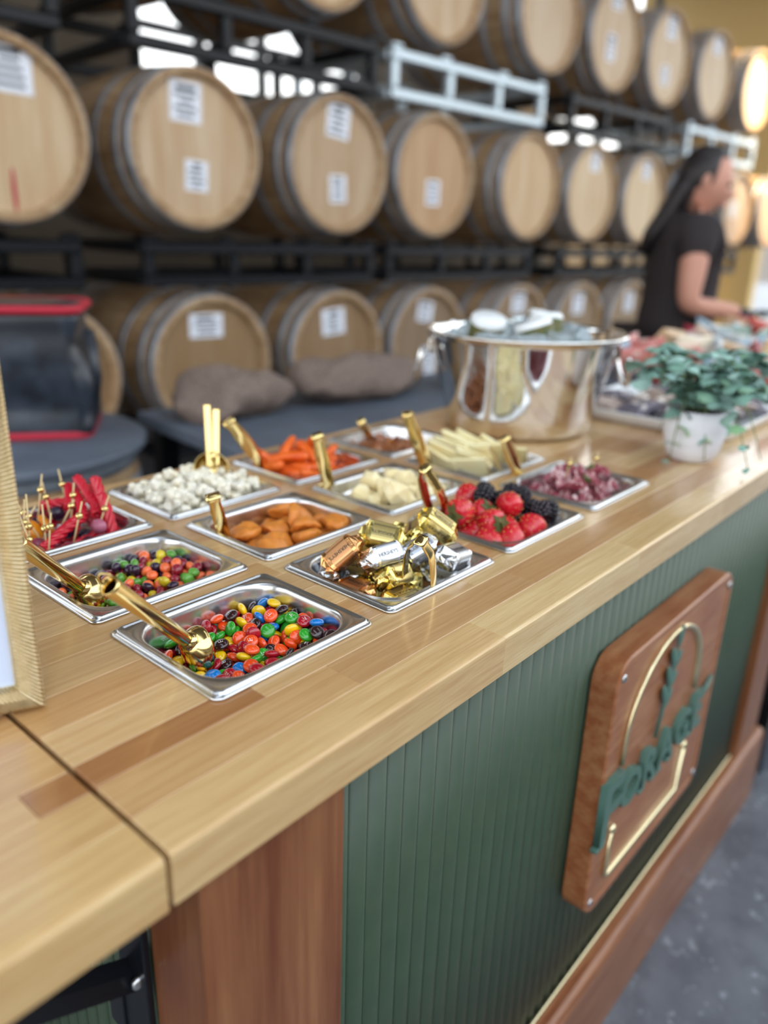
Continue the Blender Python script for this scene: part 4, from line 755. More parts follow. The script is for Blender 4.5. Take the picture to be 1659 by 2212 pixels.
# ---------------------------------------------------------------- gold picture frame on the counter
fe = Vector((-.924, .382, 0)); fb = Vector((.382, .924, 0)); th = radians(13); fu = Vector((0, 0, cos(th)))+fb*sin(th); fn = fe.cross(fu)
FM = Matrix((( -fe.x, -fn.x, fu.x, 0), (-fe.y, -fn.y, fu.y, 0), (-fe.z, -fn.z, fu.z, 0), (0, 0, 0, 1)))
if FM.to_3x3().determinant() < 0: FM = Matrix(((-fe.x, fn.x, fu.x, 0), (-fe.y, fn.y, fu.y, 0), (-fe.z, fn.z, fu.z, 0), (0, 0, 0, 1)))
PF = O('picture_frame', None, label='ridged gold picture frame holding a pale card at the left edge', cat='picture frame'); PF.matrix_world = Matrix.Translation((.216, .516, TOP+.0012)) @ FM; PF.empty_display_size = .02
FWD, FHT, FM_ = .205, .285, .019     # local x runs left..0, z up, -y to the viewer
def moulding(name, L, flip):
    """profile swept along x with cross ridges, mitred ends; x 0..L, z 0..FM_"""
    prof = [(0, .000), (0, -.010), (.0025, -.0135), (.0095, -.0145), (.0160, -.0125), (FM_, -.008), (FM_, .0)]
    N = int(L/.00053); R = []
    for i in range(N+1):
        x_ = i/N; rd = .0021*abs(cos(pi*i/6))**.7 if True else 0; ring_ = []
        for k, (z_, y_) in enumerate(prof):
            xx = z_ + (L-2*z_)*x_
            ring_.append((xx, y_-(rd if 0 < k < 6 else 0)+.0005, z_))
        R.append(ring_)
    b = MB(); b.rings(R, True, True, True, smooth=False); return b.mesh(name, mat=M_['gold2'])
mh, mv = moulding('moulding', FWD, 0), moulding('moulding', FHT, 1)
O('moulding', mh, PF, (-FWD, 0, 0)); O('moulding', mh, PF, (0, 0, FHT), (0, pi, 0)); O('moulding', mv, PF, (0, 0, 0), (0, -pi/2, 0)); O('moulding', mv, PF, (-FWD, 0, FHT), (0, pi/2, 0))
b = MB(); b.box((-FWD/2, -.004, FHT/2), (FWD-.03, .003, FHT-.03)); O('card', b.mesh('card', mat=M_['glass_print']), PF, label='pale blue-white card behind glass')
b = MB(); b.box((-FWD/2, .003, FHT/2), (FWD-.012, .005, FHT-.012)); O('backing', b.mesh('backing', mat=M_['darkbox']), PF)
b = MB(); b.box((-FWD/2, .045, .08), (.05, .003, .165), Matrix.Rotation(radians(0), 4, 'X')); O('easel_leg', b.mesh('easel', mat=M_['darkbox']), PF, (0, -.006, .006), (radians(-21), 0, 0))
# ================================================================ pans and what is in them
def pan(ci, ri, depth, label):
    return O('steel_pan', pan_mesh(depth), None, (PX[ci], PY[ri], TOP), label=label, cat='pan', grp='inset steel pans')
def spots(key, ci, ri):
    d = SIM[key]; return [(Vector((r[0]*1e-4+PX[ci], r[1]*1e-4+PY[ri], r[2]*1e-4+TOP+.0003)), Quaternion((r[3]/100, r[4]/100, r[5]/100, r[6]/100)).normalized()) for r in d]
pan(0, 0, .040, 'steel pan of bright candy-coated chocolates, nearest the camera')
pan(0, 1, .038, 'steel pan of fruit chews in muted colours, behind the nearest pan')
pan(0, 2, .030, 'steel pan of red licorice and skewered grapes at the back left')
pan(1, 0, .026, 'steel pan heaped with foil-wrapped chocolates')
pan(1, 1, .036, 'steel pan of dried apricots')
pan(1, 2, .022, 'steel pan of popcorn')
pan(2, 0, .020, 'steel pan of strawberries and blackberries')
pan(2, 1, .020, 'steel pan of crumbly hard cheese chunks')
pan(2, 2, .022, 'steel pan of baby carrots')
pan(3, 0, .020, 'steel pan of folded salami, rightmost of the front row')
pan(3, 1, .020, 'steel pan of thin cheese slices')
pan(3, 2, .020, 'steel pan of brown glazed nuts at the far back corner')
rf = random.Random(4)
# chocolates with a candy shell, some with a printed letter
MMC = [('red', 'A80F22', 22), ('orange', 'F0501A', 24), ('yellow', 'F2C412', 24), ('green', '2F9E28', 20), ('blue', '0B74C4', 15), ('brown', '33191A', 18)]
LEN = lentil_mesh('candy', .0073, .0039, 24, 12, mat_=M_['candy'])
b = MB()
def mstroke(P):
    for (x0, y0), (x1, y1) in zip(P, P[1:]):
        d = Vector((x1-x0, y1-y0)).normalized(); nn = Vector((-d.y, d.x))*.00028; q = []
        for (x_, y_) in ((x0-d.x*.0002, y0-d.y*.0002), (x1+d.x*.0002, y1+d.y*.0002)):
            for s_ in (-1, 1):
                X_, Y_ = x_+nn.x*s_, y_+nn.y*s_; q.append((X_, Y_, .0039*sqrt(max(0, 1-(X_**2+Y_**2)/.0073**2))+.00006))
        b.add(q, [(0, 2, 3, 1)])
k_ = .0019
mstroke([(-k_, -.0014), (-k_, .0012)]); mstroke([(-k_, .0009), (-k_*.5, .0014), (0, .0010), (0, -.0014)]); mstroke([(0, .0009), (k_*.5, .0014), (k_, .0010), (k_, -.0014)])
LET = b.mesh('letter', mat=M_['white_ink'], fix=False)
bag_ = [c for c in MMC for _ in range(c[2])]
for i, (p, q) in enumerate(spots('mm', 0, 0)):
    c = rf.choice(bag_); v = rf.uniform(.88, 1.08); col = tuple(min(1, x_*v) for x_ in lin(c[1])[:3])+(1,)
    o = O('candy_chocolate', LEN, None, p, q=q, col=col, label='%s candy-coated chocolate in the nearest pan' % c[0], cat='candy', grp='%s candy chocolates' % c[0])
    z_ = q @ Vector((0, 0, 1))
    if abs(z_.z) > .5 and rf.random() < .5:
        O('letter', LET, o, rot=(0 if z_.z > 0 else pi, 0, rf.uniform(0, 6)))
SKC = [('orange', 'F2703A', 24), ('purple', '31152F', 20), ('red', '8E1128', 22), ('yellow', 'E0C42A', 21), ('green', '5E9A34', 15)]
SKM = lentil_mesh('chew', .0064, .0047, 22, 12, mat_=M_['skit']); bag_ = [c for c in SKC for _ in range(c[2])]
for p, q in spots('sk', 0, 1):
    c = rf.choice(bag_); v = rf.uniform(.85, 1.1); col = tuple(min(1, x_*v) for x_ in lin(c[1])[:3])+(1,)
    O('fruit_chew', SKM, None, p, q=q, col=col, label='%s fruit chew in the pan behind the nearest one' % c[0], cat='candy', grp='%s fruit chews' % c[0])
PM = [popcorn_mesh(i) for i in range(5)]
for i, (p, q) in enumerate(spots('pop', 1, 2)): O('popcorn_piece', PM[i % 5], None, p, q=q, sc=.95, label='puffed white popcorn piece in the popcorn pan', cat='popcorn', grp='popcorn pieces')
AM = [apricot_mesh(i) for i in range(4)]
for i, (p, q) in enumerate(spots('ap', 1, 1)): O('dried_apricot', AM[i % 4], None, p, q=q, label='wrinkled orange dried apricot in the apricot pan', cat='apricot', grp='dried apricots')
# foil-wrapped chocolates with a printed band
NM = [nugget_mesh(i) for i in range(4)]
b = MB(); b.rings([[(x_, p[0]*1.012, p[1]*1.012) for p in rrect(.0122, .0100, .0046, 0, 4)] for x_ in (-.0108, .0108)], True, False, False); BAND = b.mesh('band', mat=M_['band'])
b = MB()
for sz in (-1, 1):
    for i in range(11):
        for j in range(3): b.box((-.0095+i*.0019, -.0056+j*.0018, sz*.01022), (.0011, .0008, .0001))
        for y_ in (.0058,): b.box((-.0095+i*.0019, y_, sz*.01022), (.0011, .0012, .0001))
PAT = b.mesh('pattern', mat=M_['print'])
T1 = text_mesh('lettering', 'NUGGETS', .0050, M_['print'], .00004); T2 = text_mesh('lettering', "HERSHEY'S", .0047, M_['print'], .00004, bold=True)
FC = [('gold', (.80, .64, .22, 1), (.72, .56, .22, 1)), ('copper', (.76, .38, .15, 1), (.66, .33, .15, 1)), ('silver', (.80, .82, .86, 1), (.62, .64, .68, 1)), ('silver', (.84, .85, .88, 1), (.66, .68, .72, 1))]
for i, (p, q) in enumerate(spots('ng', 1, 0)):
    c = FC[(0, 2, 0, 1, 3, 0, 2, 0, 1, 3, 0)[i % 11]]
    o = O('wrapped_chocolate', NM[i % 4], None, p, q=q, col=c[1], label='%s foil-wrapped chocolate in the heaped pan' % c[0], cat='chocolate', grp='%s foil chocolates' % c[0])
    bd = O('wrapper_band', BAND, o, col=c[2], sc=1.14); O('dot_pattern', PAT, bd)
    for r_ in (0, pi): O('lettering', T1, bd, (0, .0020*cos(r_), .01026*cos(r_)), (r_, 0, 0))
    for s_ in (-1, 1): O('lettering', T2, bd, (0, s_*.01242, 0), (pi/2, 0, 0) if s_ < 0 else (pi/2, 0, pi))
# berries
ST = [strawberry_mesh(i) for i in range(2)]; SH = strawberry_mesh(5, True); SC, SD, SDH, CX, BB = straw_cut_mesh(), seeds_mesh(), seeds_mesh(True), calyx_mesh(), blackberry_mesh(1)
for i, (p, q) in enumerate(spots('be', 2, 0)):
    t = (0, 9, 1, 9, 5, 9, 9)[i % 7]
    if p.x > PX[2]+.02 and t != 9 and i % 2: t = 9
    if p.x < PX[2]-.025 and t == 9: t = (0, 5, 1)[i % 3]
    if t == 9: O('blackberry', BB, None, p, q=q, label='glossy blackberry in the berry pan', cat='berry', grp='blackberries'); continue
    o = O('strawberry', SH if t == 5 else ST[t], None, p, q=q, label=('halved strawberry showing its pale heart' if t == 5 else 'whole red strawberry') + ' in the berry pan', cat='berry', grp='halved strawberries' if t == 5 else 'whole strawberries')
    O('seeds', SDH if t == 5 else SD, o, kind='stuff')
    if t == 5: O('cut_face', SC, o, (0, -.00015, 0))
    elif i % 3: O('calyx', CX, o)
CM = [carrot_mesh(i) for i in range(3)]; b = MB(); b.ball((0, 0, 0), (.0085, .0085, .0095), 14, 10); TM = b.mesh('tomato', mat=M_['tomato'])
for i, (p, q) in enumerate(spots('ca', 2, 2)):
    if i in (5, 17, 40): O('cherry_tomato', TM, None, p+Vector((0, .0, .006)), q=q, label='dark red cherry tomato among the carrots', cat='tomato', grp='cherry tomatoes')
    else: O('baby_carrot', CM[i % 3], None, p, q=q, label='peeled baby carrot in the carrot pan', cat='carrot', grp='baby carrots')
HM = [chunk_mesh(i, .0205, M_['parm']) for i in range(4)]
for i, (p, q) in enumerate(spots('pa', 2, 1)): O('cheese_chunk', HM[i % 4], None, p, q=q, label='crumbly pale hard cheese chunk in the chunk pan', cat='cheese', grp='hard cheese chunks')
TF = [chunk_mesh(20+i, .0125, M_['toffee'], .7) for i in range(4)]
for i, (p, q) in enumerate(spots('to', 3, 2)): O('glazed_nut', TF[i % 4], None, p, q=q, label='brown glazed nut in the far corner pan', cat='nut', grp='glazed nuts')
# cheese slices leaning on each other
WD = cheese_wedge_mesh(.062, .046, .0045); b = MB(); b.box((.0318, 0, 0), (.0016, .0044, .045)); RD = b.mesh('rind', mat=M_['rind'])
for i in range(22):
    row_ = i % 2; t = (i//2)/10
    lean = radians(38+rf.uniform(-10, 10)); x_ = PX[3]-.058+t*.108+rf.uniform(-.004, .004); y_ = PY[1]+(-.026 if row_ == 0 else .024)+rf.uniform(-.006, .006)
    M = Matrix.Translation((x_, y_, TOP+.006+.018*sin(pi*t)+rf.uniform(0, .004))) @ Matrix.Rotation(rf.uniform(-.35, .35)+pi/2, 4, 'Z') @ Matrix.Rotation(-lean, 4, 'X') @ Matrix.Rotation(rf.choice((0, pi))+rf.uniform(-.2, .2), 4, 'Y')
    o = O('cheese_slice', WD, None, label='pale yellow wedge slice in the sliced cheese pan', cat='cheese', grp='cheese slices'); o.matrix_world = M; O('rind', RD, o)
# salami ruffles
SM = [salami_mesh(i) for i in range(5)]
pos = [(-.05, -.03), (-.015, -.035), (.02, -.03), (.053, -.028), (-.045, .005), (-.008, .002), (.03, .004), (.055, .012), (-.03, .033), (.008, .034), (.042, .038), (-.04, -.012, 1), (.0, -.014, 1), (.036, -.01, 1), (-.02, .016, 1), (.02, .02, 1)]
for i, pz in enumerate(pos):
    O('salami_slice', SM[i % 5], None, (PX[3]+pz[0], PY[0]+pz[1], TOP-.016+(.022 if len(pz) > 2 else 0)+rf.uniform(-.002, .003)), (rf.uniform(-.35, .35), rf.uniform(-.35, .35), rf.uniform(0, 6)), label='marbled salami slice folded into a ruffle', cat='salami', grp='salami ruffles')
b = MB(); b.ball((0, 0, 0), (.0052, .0052, .0085), 12, 8); PK = b.mesh('olive', mat=M_['calyx'])
for x_, y_ in ((-.01, -.022), (.03, .026), (.045, .0)): O('pickled_olive', PK, None, (PX[3]+x_, PY[0]+y_, TOP+.017), (rf.uniform(0, 3), 0, 1), label='small green olive tucked among the salami', cat='olive', grp='olives in the salami pan')
# licorice, gummies, grapes
LI = [((.352, .800, -.338), (.417, .818, -.323)), ((.455, .905, -.318), (.424, .846, -.330)), ((.462, .886, -.314), (.437, .836, -.328)), ((.460, .868, -.298), (.449, .838, -.330)), ((.449, .838, -.308), (.437, .803, -.345)), ((.408, .905, -.330), (.440, .880, -.322)), ((.336, .835, -.345), (.347, .794, -.340)), ((.372, .798, -.352), (.430, .826, -.346)), ((.33, .86, -.352), (.39, .90, -.350)), ((.37, .84, -.356), (.43, .87, -.354)), ((.345, .885, -.354), (.34, .825, -.356)), ((.455, .86, -.354), (.46, .90, -.35)), ((.345, .812, -.358), (.405, .806, -.358)), ((.41, .80, -.356), (.445, .845, -.352)), ((.385, .885, -.348), (.44, .912, -.345)), ((.40, .86, -.349), (.45, .89, -.340)), ((.332, .80, -.357), (.338, .86, -.357)), ((.452, .80, -.356), (.458, .86, -.350)), ((.445, .862, -.318), (.455, .90, -.305)), ((.425, .880, -.325), (.452, .915, -.318))]
for i, (a, c) in enumerate(LI):
    a, c = Vector(a)+Vector((0, 0, CAMZ)), Vector(c)+Vector((0, 0, CAMZ)); d = c-a
    O('licorice_twist', licorice_mesh(max(.05, d.length), i), None, (a+c)/2, q=qdir(d, i*40), label='twisted red licorice piece in the back left pan', cat='licorice', grp='licorice twists')
b = MB(); b.lathe([(.011, -.004), (.0135, -.002), (.0135, .002), (.011, .004)], 20, None, True, True); GM = b.mesh('gummy', mat=M_['gummy'])
for i, (x_, y_) in enumerate(((.372, .858), (.392, .868), (.352, .842))): O('gummy_slice', GM, None, (x_, y_, CAMZ-.338), (radians(60), radians(20*i), .7+i*.3), label='translucent amber gummy disc between licorice and grapes', cat='gummy', grp='amber gummy discs')
b = MB(); b.ball((0, 0, 0), (.0088, .0088, .0095), 16, 11); GR = b.mesh('grape', mat=M_['grape'])
GP = [(.400, .832, -.338, '2A1830'), (.4255, .806, -.332, 'B0627A'), (.405, .794, -.345, '2A1830'), (.416, .888, -.335, '2A1830'), (.356, .818, -.340, '8A3A50'), (.350, .800, -.343, 'A07058'), (.340, .806, -.350, '7A2840'), (.375, .80, -.350, '2A1830'), (.39, .812, -.352, '8A3A50'), (.365, .875, -.342, '7A2840'), (.34, .85, -.345, '2A1830'), (.335, .875, -.347, '8A3A50'), (.352, .90, -.348, '2A1830'), (.372, .892, -.349, '7A2840'), (.42, .83, -.349, '2A1830'), (.378, .83, -.350, '8A3A50'), (.33, .825, -.350, '2A1830'), (.455, .835, -.346, '7A2840'), (.395, .905, -.349, '2A1830')]
for i, (x_, y_, z_, c) in enumerate(GP): O('grape', GR, None, (x_, y_, CAMZ+z_), (i, i*2, 0), col=lin(c), label=('dusky rose' if c[0] != '2' else 'dark purple')+' grape in the back left pan', cat='grape', grp=('rose' if c[0] != '2' else 'purple')+' grapes')
PKS = [((.345, .826), (.357, .837, -.290), .48), ((.344, .807), (.354, .824, -.280), .41), ((.359, .867), (.378, .859, -.309), .6), ((.391, .887), (.407, .896, -.284), .66), ((.404, .879), (.407, .898, -.295), .61), ((.357, .797), (.363, .808, -.290), .45), ((.356, .790), (.366, .796, -.298), .64), ((.439, .905), (.444, .930, -.293), .61), ((.412, .848), (.426, .856, -.290), .7), ((.395, .841), (.414, .836, -.304), .8), ((.386, .792), (.401, .792, -.292), .65), ((.4255, .809), (.445, .811, -.299), .6), ((.363, .82), (.350, .846, -.292), .7), ((.344, .799), (.340, .818, -.297), .3)]
for i, (a, t, f) in enumerate(PKS):
    a = Vector((a[0], a[1], CAMZ-.338)); t = Vector((t[0], t[1], CAMZ+t[2])); d = t-a; L = d.length
    e_ = E_('cocktail_pick', a, None, qdir(d), label='bamboo cocktail pick with a gold bead', cat='pick', grp='cocktail picks')
    b = MB(); b.tube([(0, 0, 0), (0, 0, L)], .00105, 8); O('stick', b.mesh('stick', mat=M_['bamboo']), e_)
    b = MB(); b.ball((0, 0, f*L), .0042, 16, 11); O('bead', b.mesh('bead', mat=M_['gold']), e_)
for x_, y_, z_ in ((-.018, .008, 0), (.038, -.006, 0)):
    a = Vector((PX[3]+x_, PY[0]+y_, TOP+.012)); e_ = E_('cocktail_pick', a, (.15, .1, 0), label='bamboo cocktail pick stuck in the salami', cat='pick', grp='salami picks')
    b = MB(); b.tube([(0, 0, 0), (0, 0, .034)], .001, 8); O('stick', b.mesh('stick', mat=M_['bamboo']), e_); b = MB(); b.ball((0, 0, .024), .0042, 14, 10); O('bead', b.mesh('bead', mat=M_['gold']), e_)
# ================================================================ gold tongs and scoops
def tongs(tip, top, face, gap, label, wid=.0125):
    """face: 0 shows the broad side of the arms, 90 their edges"""
    a, t = Vector(tip)+Vector((0, 0, CAMZ)), Vector(top)+Vector((0, 0, CAMZ)); d = t-a
    return O('gold_tongs', tongs_mesh(d.length, gap, wid), None, a, q=axes_q(d, Vector((.658, -.752, .03))) @ Quaternion((0, 0, 1), radians(face)), label=label, cat='tongs', grp='gold serving tongs')
tongs((.539, .713, -.360), (.503, .688, -.283), 20, .016, 'gold tongs standing in the apricot pan', .0165)
tongs((.580, .446, -.345), (.553, .426, -.276), 62, .034, 'gold tongs in the pan of foil chocolates', .0145)
tongs((.763, .553, -.350), (.712, .549, -.262), 48, .034, 'gold tongs standing in the berry pan', .0155)
tongs((.754, .751, -.350), (.713, .736, -.256), 25, .018, 'gold tongs standing in the hard cheese pan', .0165)
tongs((.938, .716, -.345), (.880, .716, -.247), -20, .018, 'gold tongs standing in the sliced cheese pan', .0165)
tongs((1.000, .585, -.345), (.955, .590, -.274), 25, .016, 'gold tongs at the left side of the salami pan', .015)
tongs((.752, .885, -.345), (.676, .880, -.256), 25, .024, 'gold tongs leaning across the carrot pan', .019)
tongs((.975, .875, -.330), (.925, .850, -.290), 30, .016, 'gold tongs resting in the glazed nut pan', .014)
for (root, end, roll), l in ((MMS, 'gold scoop in the nearest pan of chocolates'), (SKS, 'gold scoop in the fruit chew pan, partly behind the picture frame')):
    r_, q_ = scoop_pose(root, end, roll); scoop(r_+Vector((0, 0, CAMZ)), q_, label=l, cat='scoop', grp='gold candy scoops')
e_ = E_('popcorn_scoop', (.6438, .877, TOP+.006), label='round gold scoop with upright handle in the popcorn pan', cat='scoop')
b = MB(); n_ = 28; R = [[(.025*cos(a)*cos(2*pi*i/n_), .025*cos(a)*sin(2*pi*i/n_), -.025*sin(a)) for i in range(n_)] for a in [k*pi/18 for k in range(9)]]
R2 = [[(p[0]*.96, p[1]*.96, p[2]*.96) for p in r_] for r_ in R]; b.rings(R[::-1]+R2, True, True, True); O('bowl', b.mesh('bowl', mat=M_['gold']), e_, (-.004, -.002, .013), q=qdir((-.60, -.72, .30)))
for dx, dy, L in ((-.003, .002, .088), (.009, .004, .080)):
    b = MB(); b.box((0, 0, L/2), (.0095, .0022, L)); O('handle', b.mesh('handle', mat=M_['gold'], bevel=.0008), e_, (dx, dy, .016), q=axes_q((.013+dx*.4, .016, .074), Vector((.55, .72, 0))))
b = MB(); b.lathe([(.001, .0), (.0055, .0), (.0055, .016), (.001, .016)], 12); O('hinge', b.mesh('hinge', mat=M_['gold']), e_, (.004, .004, .020))
# ================================================================ steel tub of ice
TB = E_('steel_tub', (1.285, .770, TOP), label='polished steel beverage tub filled with ice at the back of the bar', cat='tub')
b = MB(); PR = [(.118, .0015), (.134, .003), (.1385, .008), (.143, .04), (.155, .09), (.168, .135), (.176, .168), (.1785, .174), (.187, .177), (.1905, .1805), (.188, .184), (.180, .183), (.1755, .178), (.1735, .170), (.165, .135), (.150, .07), (.13, .02), (.10, .015)]
b.lathe(PR, 72, None, True, True); O('body', b.mesh('tub', mat=M_['mirror_steel']), TB)
for a in (radians(-50), radians(130)):
    M = Matrix.Rotation(a, 4, 'Z'); b = MB(); b.box((.174, 0, .150), (.010, .050, .028), M); O('handle_bracket', b.mesh('bracket', mat=M_['mirror_steel'], bevel=.003, seg=2), TB)
    b = MB(); b.tube([M @ Vector((.188+.012*sin(t), .042*cos(t)*1.0, .142-.058*sin(t))) for t in [i*pi/14 for i in range(15)]], .0042, 10); O('ring_handle', b.mesh('ring', mat=M_['mirror_steel']), TB)
b = MB(); b.box((0, 0, 0), (.034, .030, .028)); IC = b.mesh('ice', mat=M_['ice'], bevel=.005, seg=2); ri = random.Random(8)
for i in range(44):
    a, r = ri.uniform(0, 6.28), .135*sqrt(ri.random()); O('ice_cube', IC, None, (1.285+r*cos(a), .770+r*sin(a), TOP+.160+ri.uniform(0, .034)*(1-r/.16)+.004), (ri.uniform(0, 3), ri.uniform(0, 3), ri.uniform(0, 3)), sc=ri.uniform(.8, 1.1), label='clear ice cube in the steel tub', cat='ice', grp='ice cubes')
b = MB(); b.lathe([(.002, .1), (.031, .099), (.033, .096), (.033, .0), (.031, -.002), (.002, -.003)], 24); CANM = b.mesh('can', mat=M_['whitetray'])
for i, (a, r) in enumerate(((.3, .07), (2.2, .08), (4.2, .09), (5.4, .05))):
    e_ = E_('drink_can', (1.285+r*cos(a), .770+r*sin(a), TOP+.112), (.35*sin(a), .3*cos(a), 0), label='white drink can poking out of the ice in the tub', cat='can', grp='drink cans in the tub'); O('body', CANM, e_)
    b = MB(); b.lathe([(.0333, .03), (.0333, .088)], 24); O('green_band', b.mesh('band', mat=M_['calyx']), e_)
# ================================================================ potted greenery
PT = E_('potted_plant', (1.297, .434, TOP), label='small white pot of blue-green trailing leaves on the bar', cat='plant')
b = MB(); n = 72; R = []
KP = .86
for r, z in ((.001, .001), (.036, .001), (.041, .004), (.050, .022), (.0565, .05), (.0585, .075), (.0575, .099), (.0545, .101), (.052, .098), (.052, .09)):
    r *= KP; z *= KP
    R.append([((r+.0005*cos(24*2*pi*i/n)*(1 if .01 < z < .098 else 0))*cos(2*pi*i/n), (r+.0005*cos(24*2*pi*i/n)*(1 if .01 < z < .098 else 0))*sin(2*pi*i/n), z) for i in range(n)])
b.rings(R, True, True, False); O('pot', b.mesh('pot', mat=M_['pot']), PT, label='white ribbed pot')
b = MB(); b.lathe([(.0445, .076), (.001, .079)], 24); O('soil', b.mesh('soil', mat=M_['darkbox']), PT)
def leaf_mesh(seed):
    rl_ = random.Random(seed); P = []; m = 7
    L, W_ = .027, .0135
    V = []; F = []
    for i in range(m):
        t = i/(m-1); w_ = W_*sin(pi*min(.98, t*.93+.04))**.8; zc = .006*sin(pi*t)
        V += [(t*L, -w_, zc-.002), (t*L, 0, zc+.0012), (t*L, w_, zc-.002)]
    for i in range(m-1):
        for j in range(2): a = i*3+j; F.append((a, a+1, a+4, a+3))
    n0 = len(V); V += [(x_, y_, z_-.0005) for x_, y_, z_ in V]; F += [tuple(n0+q for q in f[::-1]) for f in F]
    b = MB(); b.add(V, F); return b.mesh('leaf', mat=M_['leaf'], fix=False)
LM = [leaf_mesh(0)]; rp = random.Random(31); LC = ['6A8A80', '86A49E', '5A7C6C', '98B8B0', 'A4C4BC', '74987C', '628478']
nl = 0
for s_ in range(36):
    az = rp.uniform(0, 2*pi); trail = s_ % 5 == 0; reach = rp.uniform(.03, .098); hi = rp.uniform(.03, .10) if not trail else rp.uniform(.02, .05)
    P = []
    for i in range(9):
        t = i/8; rr = .014+reach*t*(1.0 if not trail else 1.1); zz = .083+hi*sin(pi*min(1, t*.7)) - (.12*max(0, t-.35)**1.3*1.6 if trail else 0)
        P.append(Vector((rr*cos(az+.25*t), rr*sin(az+.25*t), max(.006, zz))))
    b = MB(); b.tube(P, [.0012]*6+[.0009]*3, 5); O('stem', b.mesh('stem', mat=M_['stem']), PT)
    for i in range(1, 9):
        for sd in (-1, 1):
            if nl > 296 or rp.random() < .34: continue
            t_ = (P[min(i+1, 8)]-P[i-1]).normalized(); side = t_.cross(Vector((0, 0, 1))).normalized()*sd; d = (t_*.5+side+Vector((0, 0, rp.uniform(-.3, .4)))).normalized()
            up = Vector((rp.uniform(-.5, .5), rp.uniform(-.5, .5), 1)); y_ = up.cross(d).normalized(); z_ = d.cross(y_)
            q = Matrix(((d.x, y_.x, z_.x), (d.y, y_.y, z_.y), (d.z, y_.z, z_.z))).to_quaternion(); nl += 1
            col = rp.choice(LC) if not (trail and i > 5) else rp.choice(['9CB870', '86AE78', '6FA598'])
            O('leaf', LM[0], PT, P[i], q=q, sc=rp.uniform(.75, 1.35) if not (trail and i > 6) else .5, col=lin(col))
# ================================================================ serving tray behind the plant
TR = E_('serving_tray', (1.62, .60, TOP), label='shallow white rimmed tray at the right end of the bar', cat='tray')
b = MB(); b.rings([rrect(.158, .172, .02, .006), rrect(.165, .178, .024, .022), rrect(.169, .182, .026, .024), rrect(.169, .182, .026, .021), rrect(.162, .175, .022, .002), rrect(.14, .15, .02, .0)], True, True, True); O('rim_and_base', b.mesh('tray', mat=M_['whitetray']), TR)
for sx in (-1, 1):
    for sy in (-1, 1): b = MB(); b.box((sx*.13, sy*.15, -.0), (.02, .02, .006)); O('foot', b.mesh('foot', mat=M_['darkbox']), TR, (0, 0, .0032))
rk = random.Random(77); PKN = ['brick red', 'beige', 'dusty pink', 'grey-blue', 'ivory', 'dark red', 'sage green', 'tan', 'white', 'terracotta', 'sky blue', 'butter yellow']; PKC = ['C9584E', 'E2C9B4', 'D98A84', 'B7C4CC', 'E9DCC4', 'A83244', '8FA59A', 'D9B48C', 'EDEAE4', 'C47A6A', '9AB7C8', 'E8D9A0']
b = MB(); R = []
for x_, s_ in ((-.045, .25), (-.04, .35), (-.02, 1), (.0, 1.1), (.02, 1), (.04, .35), (.045, .25)): R.append([(x_, p[0]*(1 if s_ < .5 else .9), p[1]*s_) for p in rrect(.032, .012, .008, 0, 3)])
b.rings(R, True, True, True, smooth=True); PCH = b.mesh('pouch', mat=M_['pack'])
for i in range(14): O('snack_pouch', PCH, None, (1.52+(i % 4)*.065+rk.uniform(-.008, .008), .48+(i//4)*.075, TOP+.022+(i % 2)*.008), (rk.uniform(-.3, .3), rk.uniform(-.3, .3), rk.uniform(0, 3)), col=lin(rk.choice(['5A5560', '8A7468', '6A6470', 'A8948A'])), label='dull brown or grey pouch lying in the white tray', cat='snack', grp='pouches in the tray')
# ================================================================ second table heaped with pouches
T2_ = E_('snack_table', (2.70, .64, 0), label='long cloth-covered table of snack pouches beyond the bar', cat='table')
b = MB(); b.box((0, 0, .925), (1.66, .66, .04)); O('top', b.mesh('top', mat=M_['slate'], bevel=.003), T2_)
b = MB(); b.box((0, -.315, .455), (1.6, .01, .895)); O('cloth_front', b.mesh('cloth', mat=M_['slate']), T2_)
for sx in (-1, 1):
    for sy in (-1, 1): b = MB(); b.box((sx*.76, sy*.27, .4525), (.05, .05, .905)); O('leg', b.mesh('leg', mat=M_['black']), T2_)
i = 0
for ix in range(15):
    for iy in range(8):
        h = .945+.048+.02*sin(ix*1.7+iy)+rk.uniform(-.004, .016)
        kc = rk.randrange(12)
        O('snack_pouch', PCH, None, (1.94+ix*.088+rk.uniform(-.012, .012), .40+iy*.07+rk.uniform(-.01, .01), h), (rk.uniform(-.4, .4)+pi/2*.8, rk.uniform(-.3, .3), rk.uniform(0, 3.1)), sc=rk.uniform(.95, 1.25), col=lin(PKC[kc]), label='small %s snack pouch heaped on the far table' % PKN[kc], cat='snack', grp='pouches on the far table')
e_ = E_('upright_box', (2.62, .56, .9455), (0, 0, radians(-48)), label='tall cream carton with pink and blue print among the pouches', cat='carton')
b = MB(); b.box((0, 0, .085), (.085, .05, .17)); O('carton', b.mesh('carton', mat=M_['cheese'], bevel=.002), e_)
b = MB(); b.box((0, -.0258, .145), (.035, .001, .03)); O('pink_mark', b.mesh('pink', mat=M_['strawcut']), e_); b = MB(); b.box((0, -.0258, .085), (.03, .001, .07)); O('blue_mark', b.mesh('blue', mat=M_['slate']), e_)
b = MB(); b.lathe([(.002, .002), (.055, .002), (.085, .055), (.09, .06), (.088, .062), (.08, .055), (.05, .008), (.002, .007)], 36); O('white_bowl', b.mesh('bowl', mat=M_['whitetray']), None, (3.40, .80, .9455), label='white bowl in front of the person\'s hands', cat='bowl')
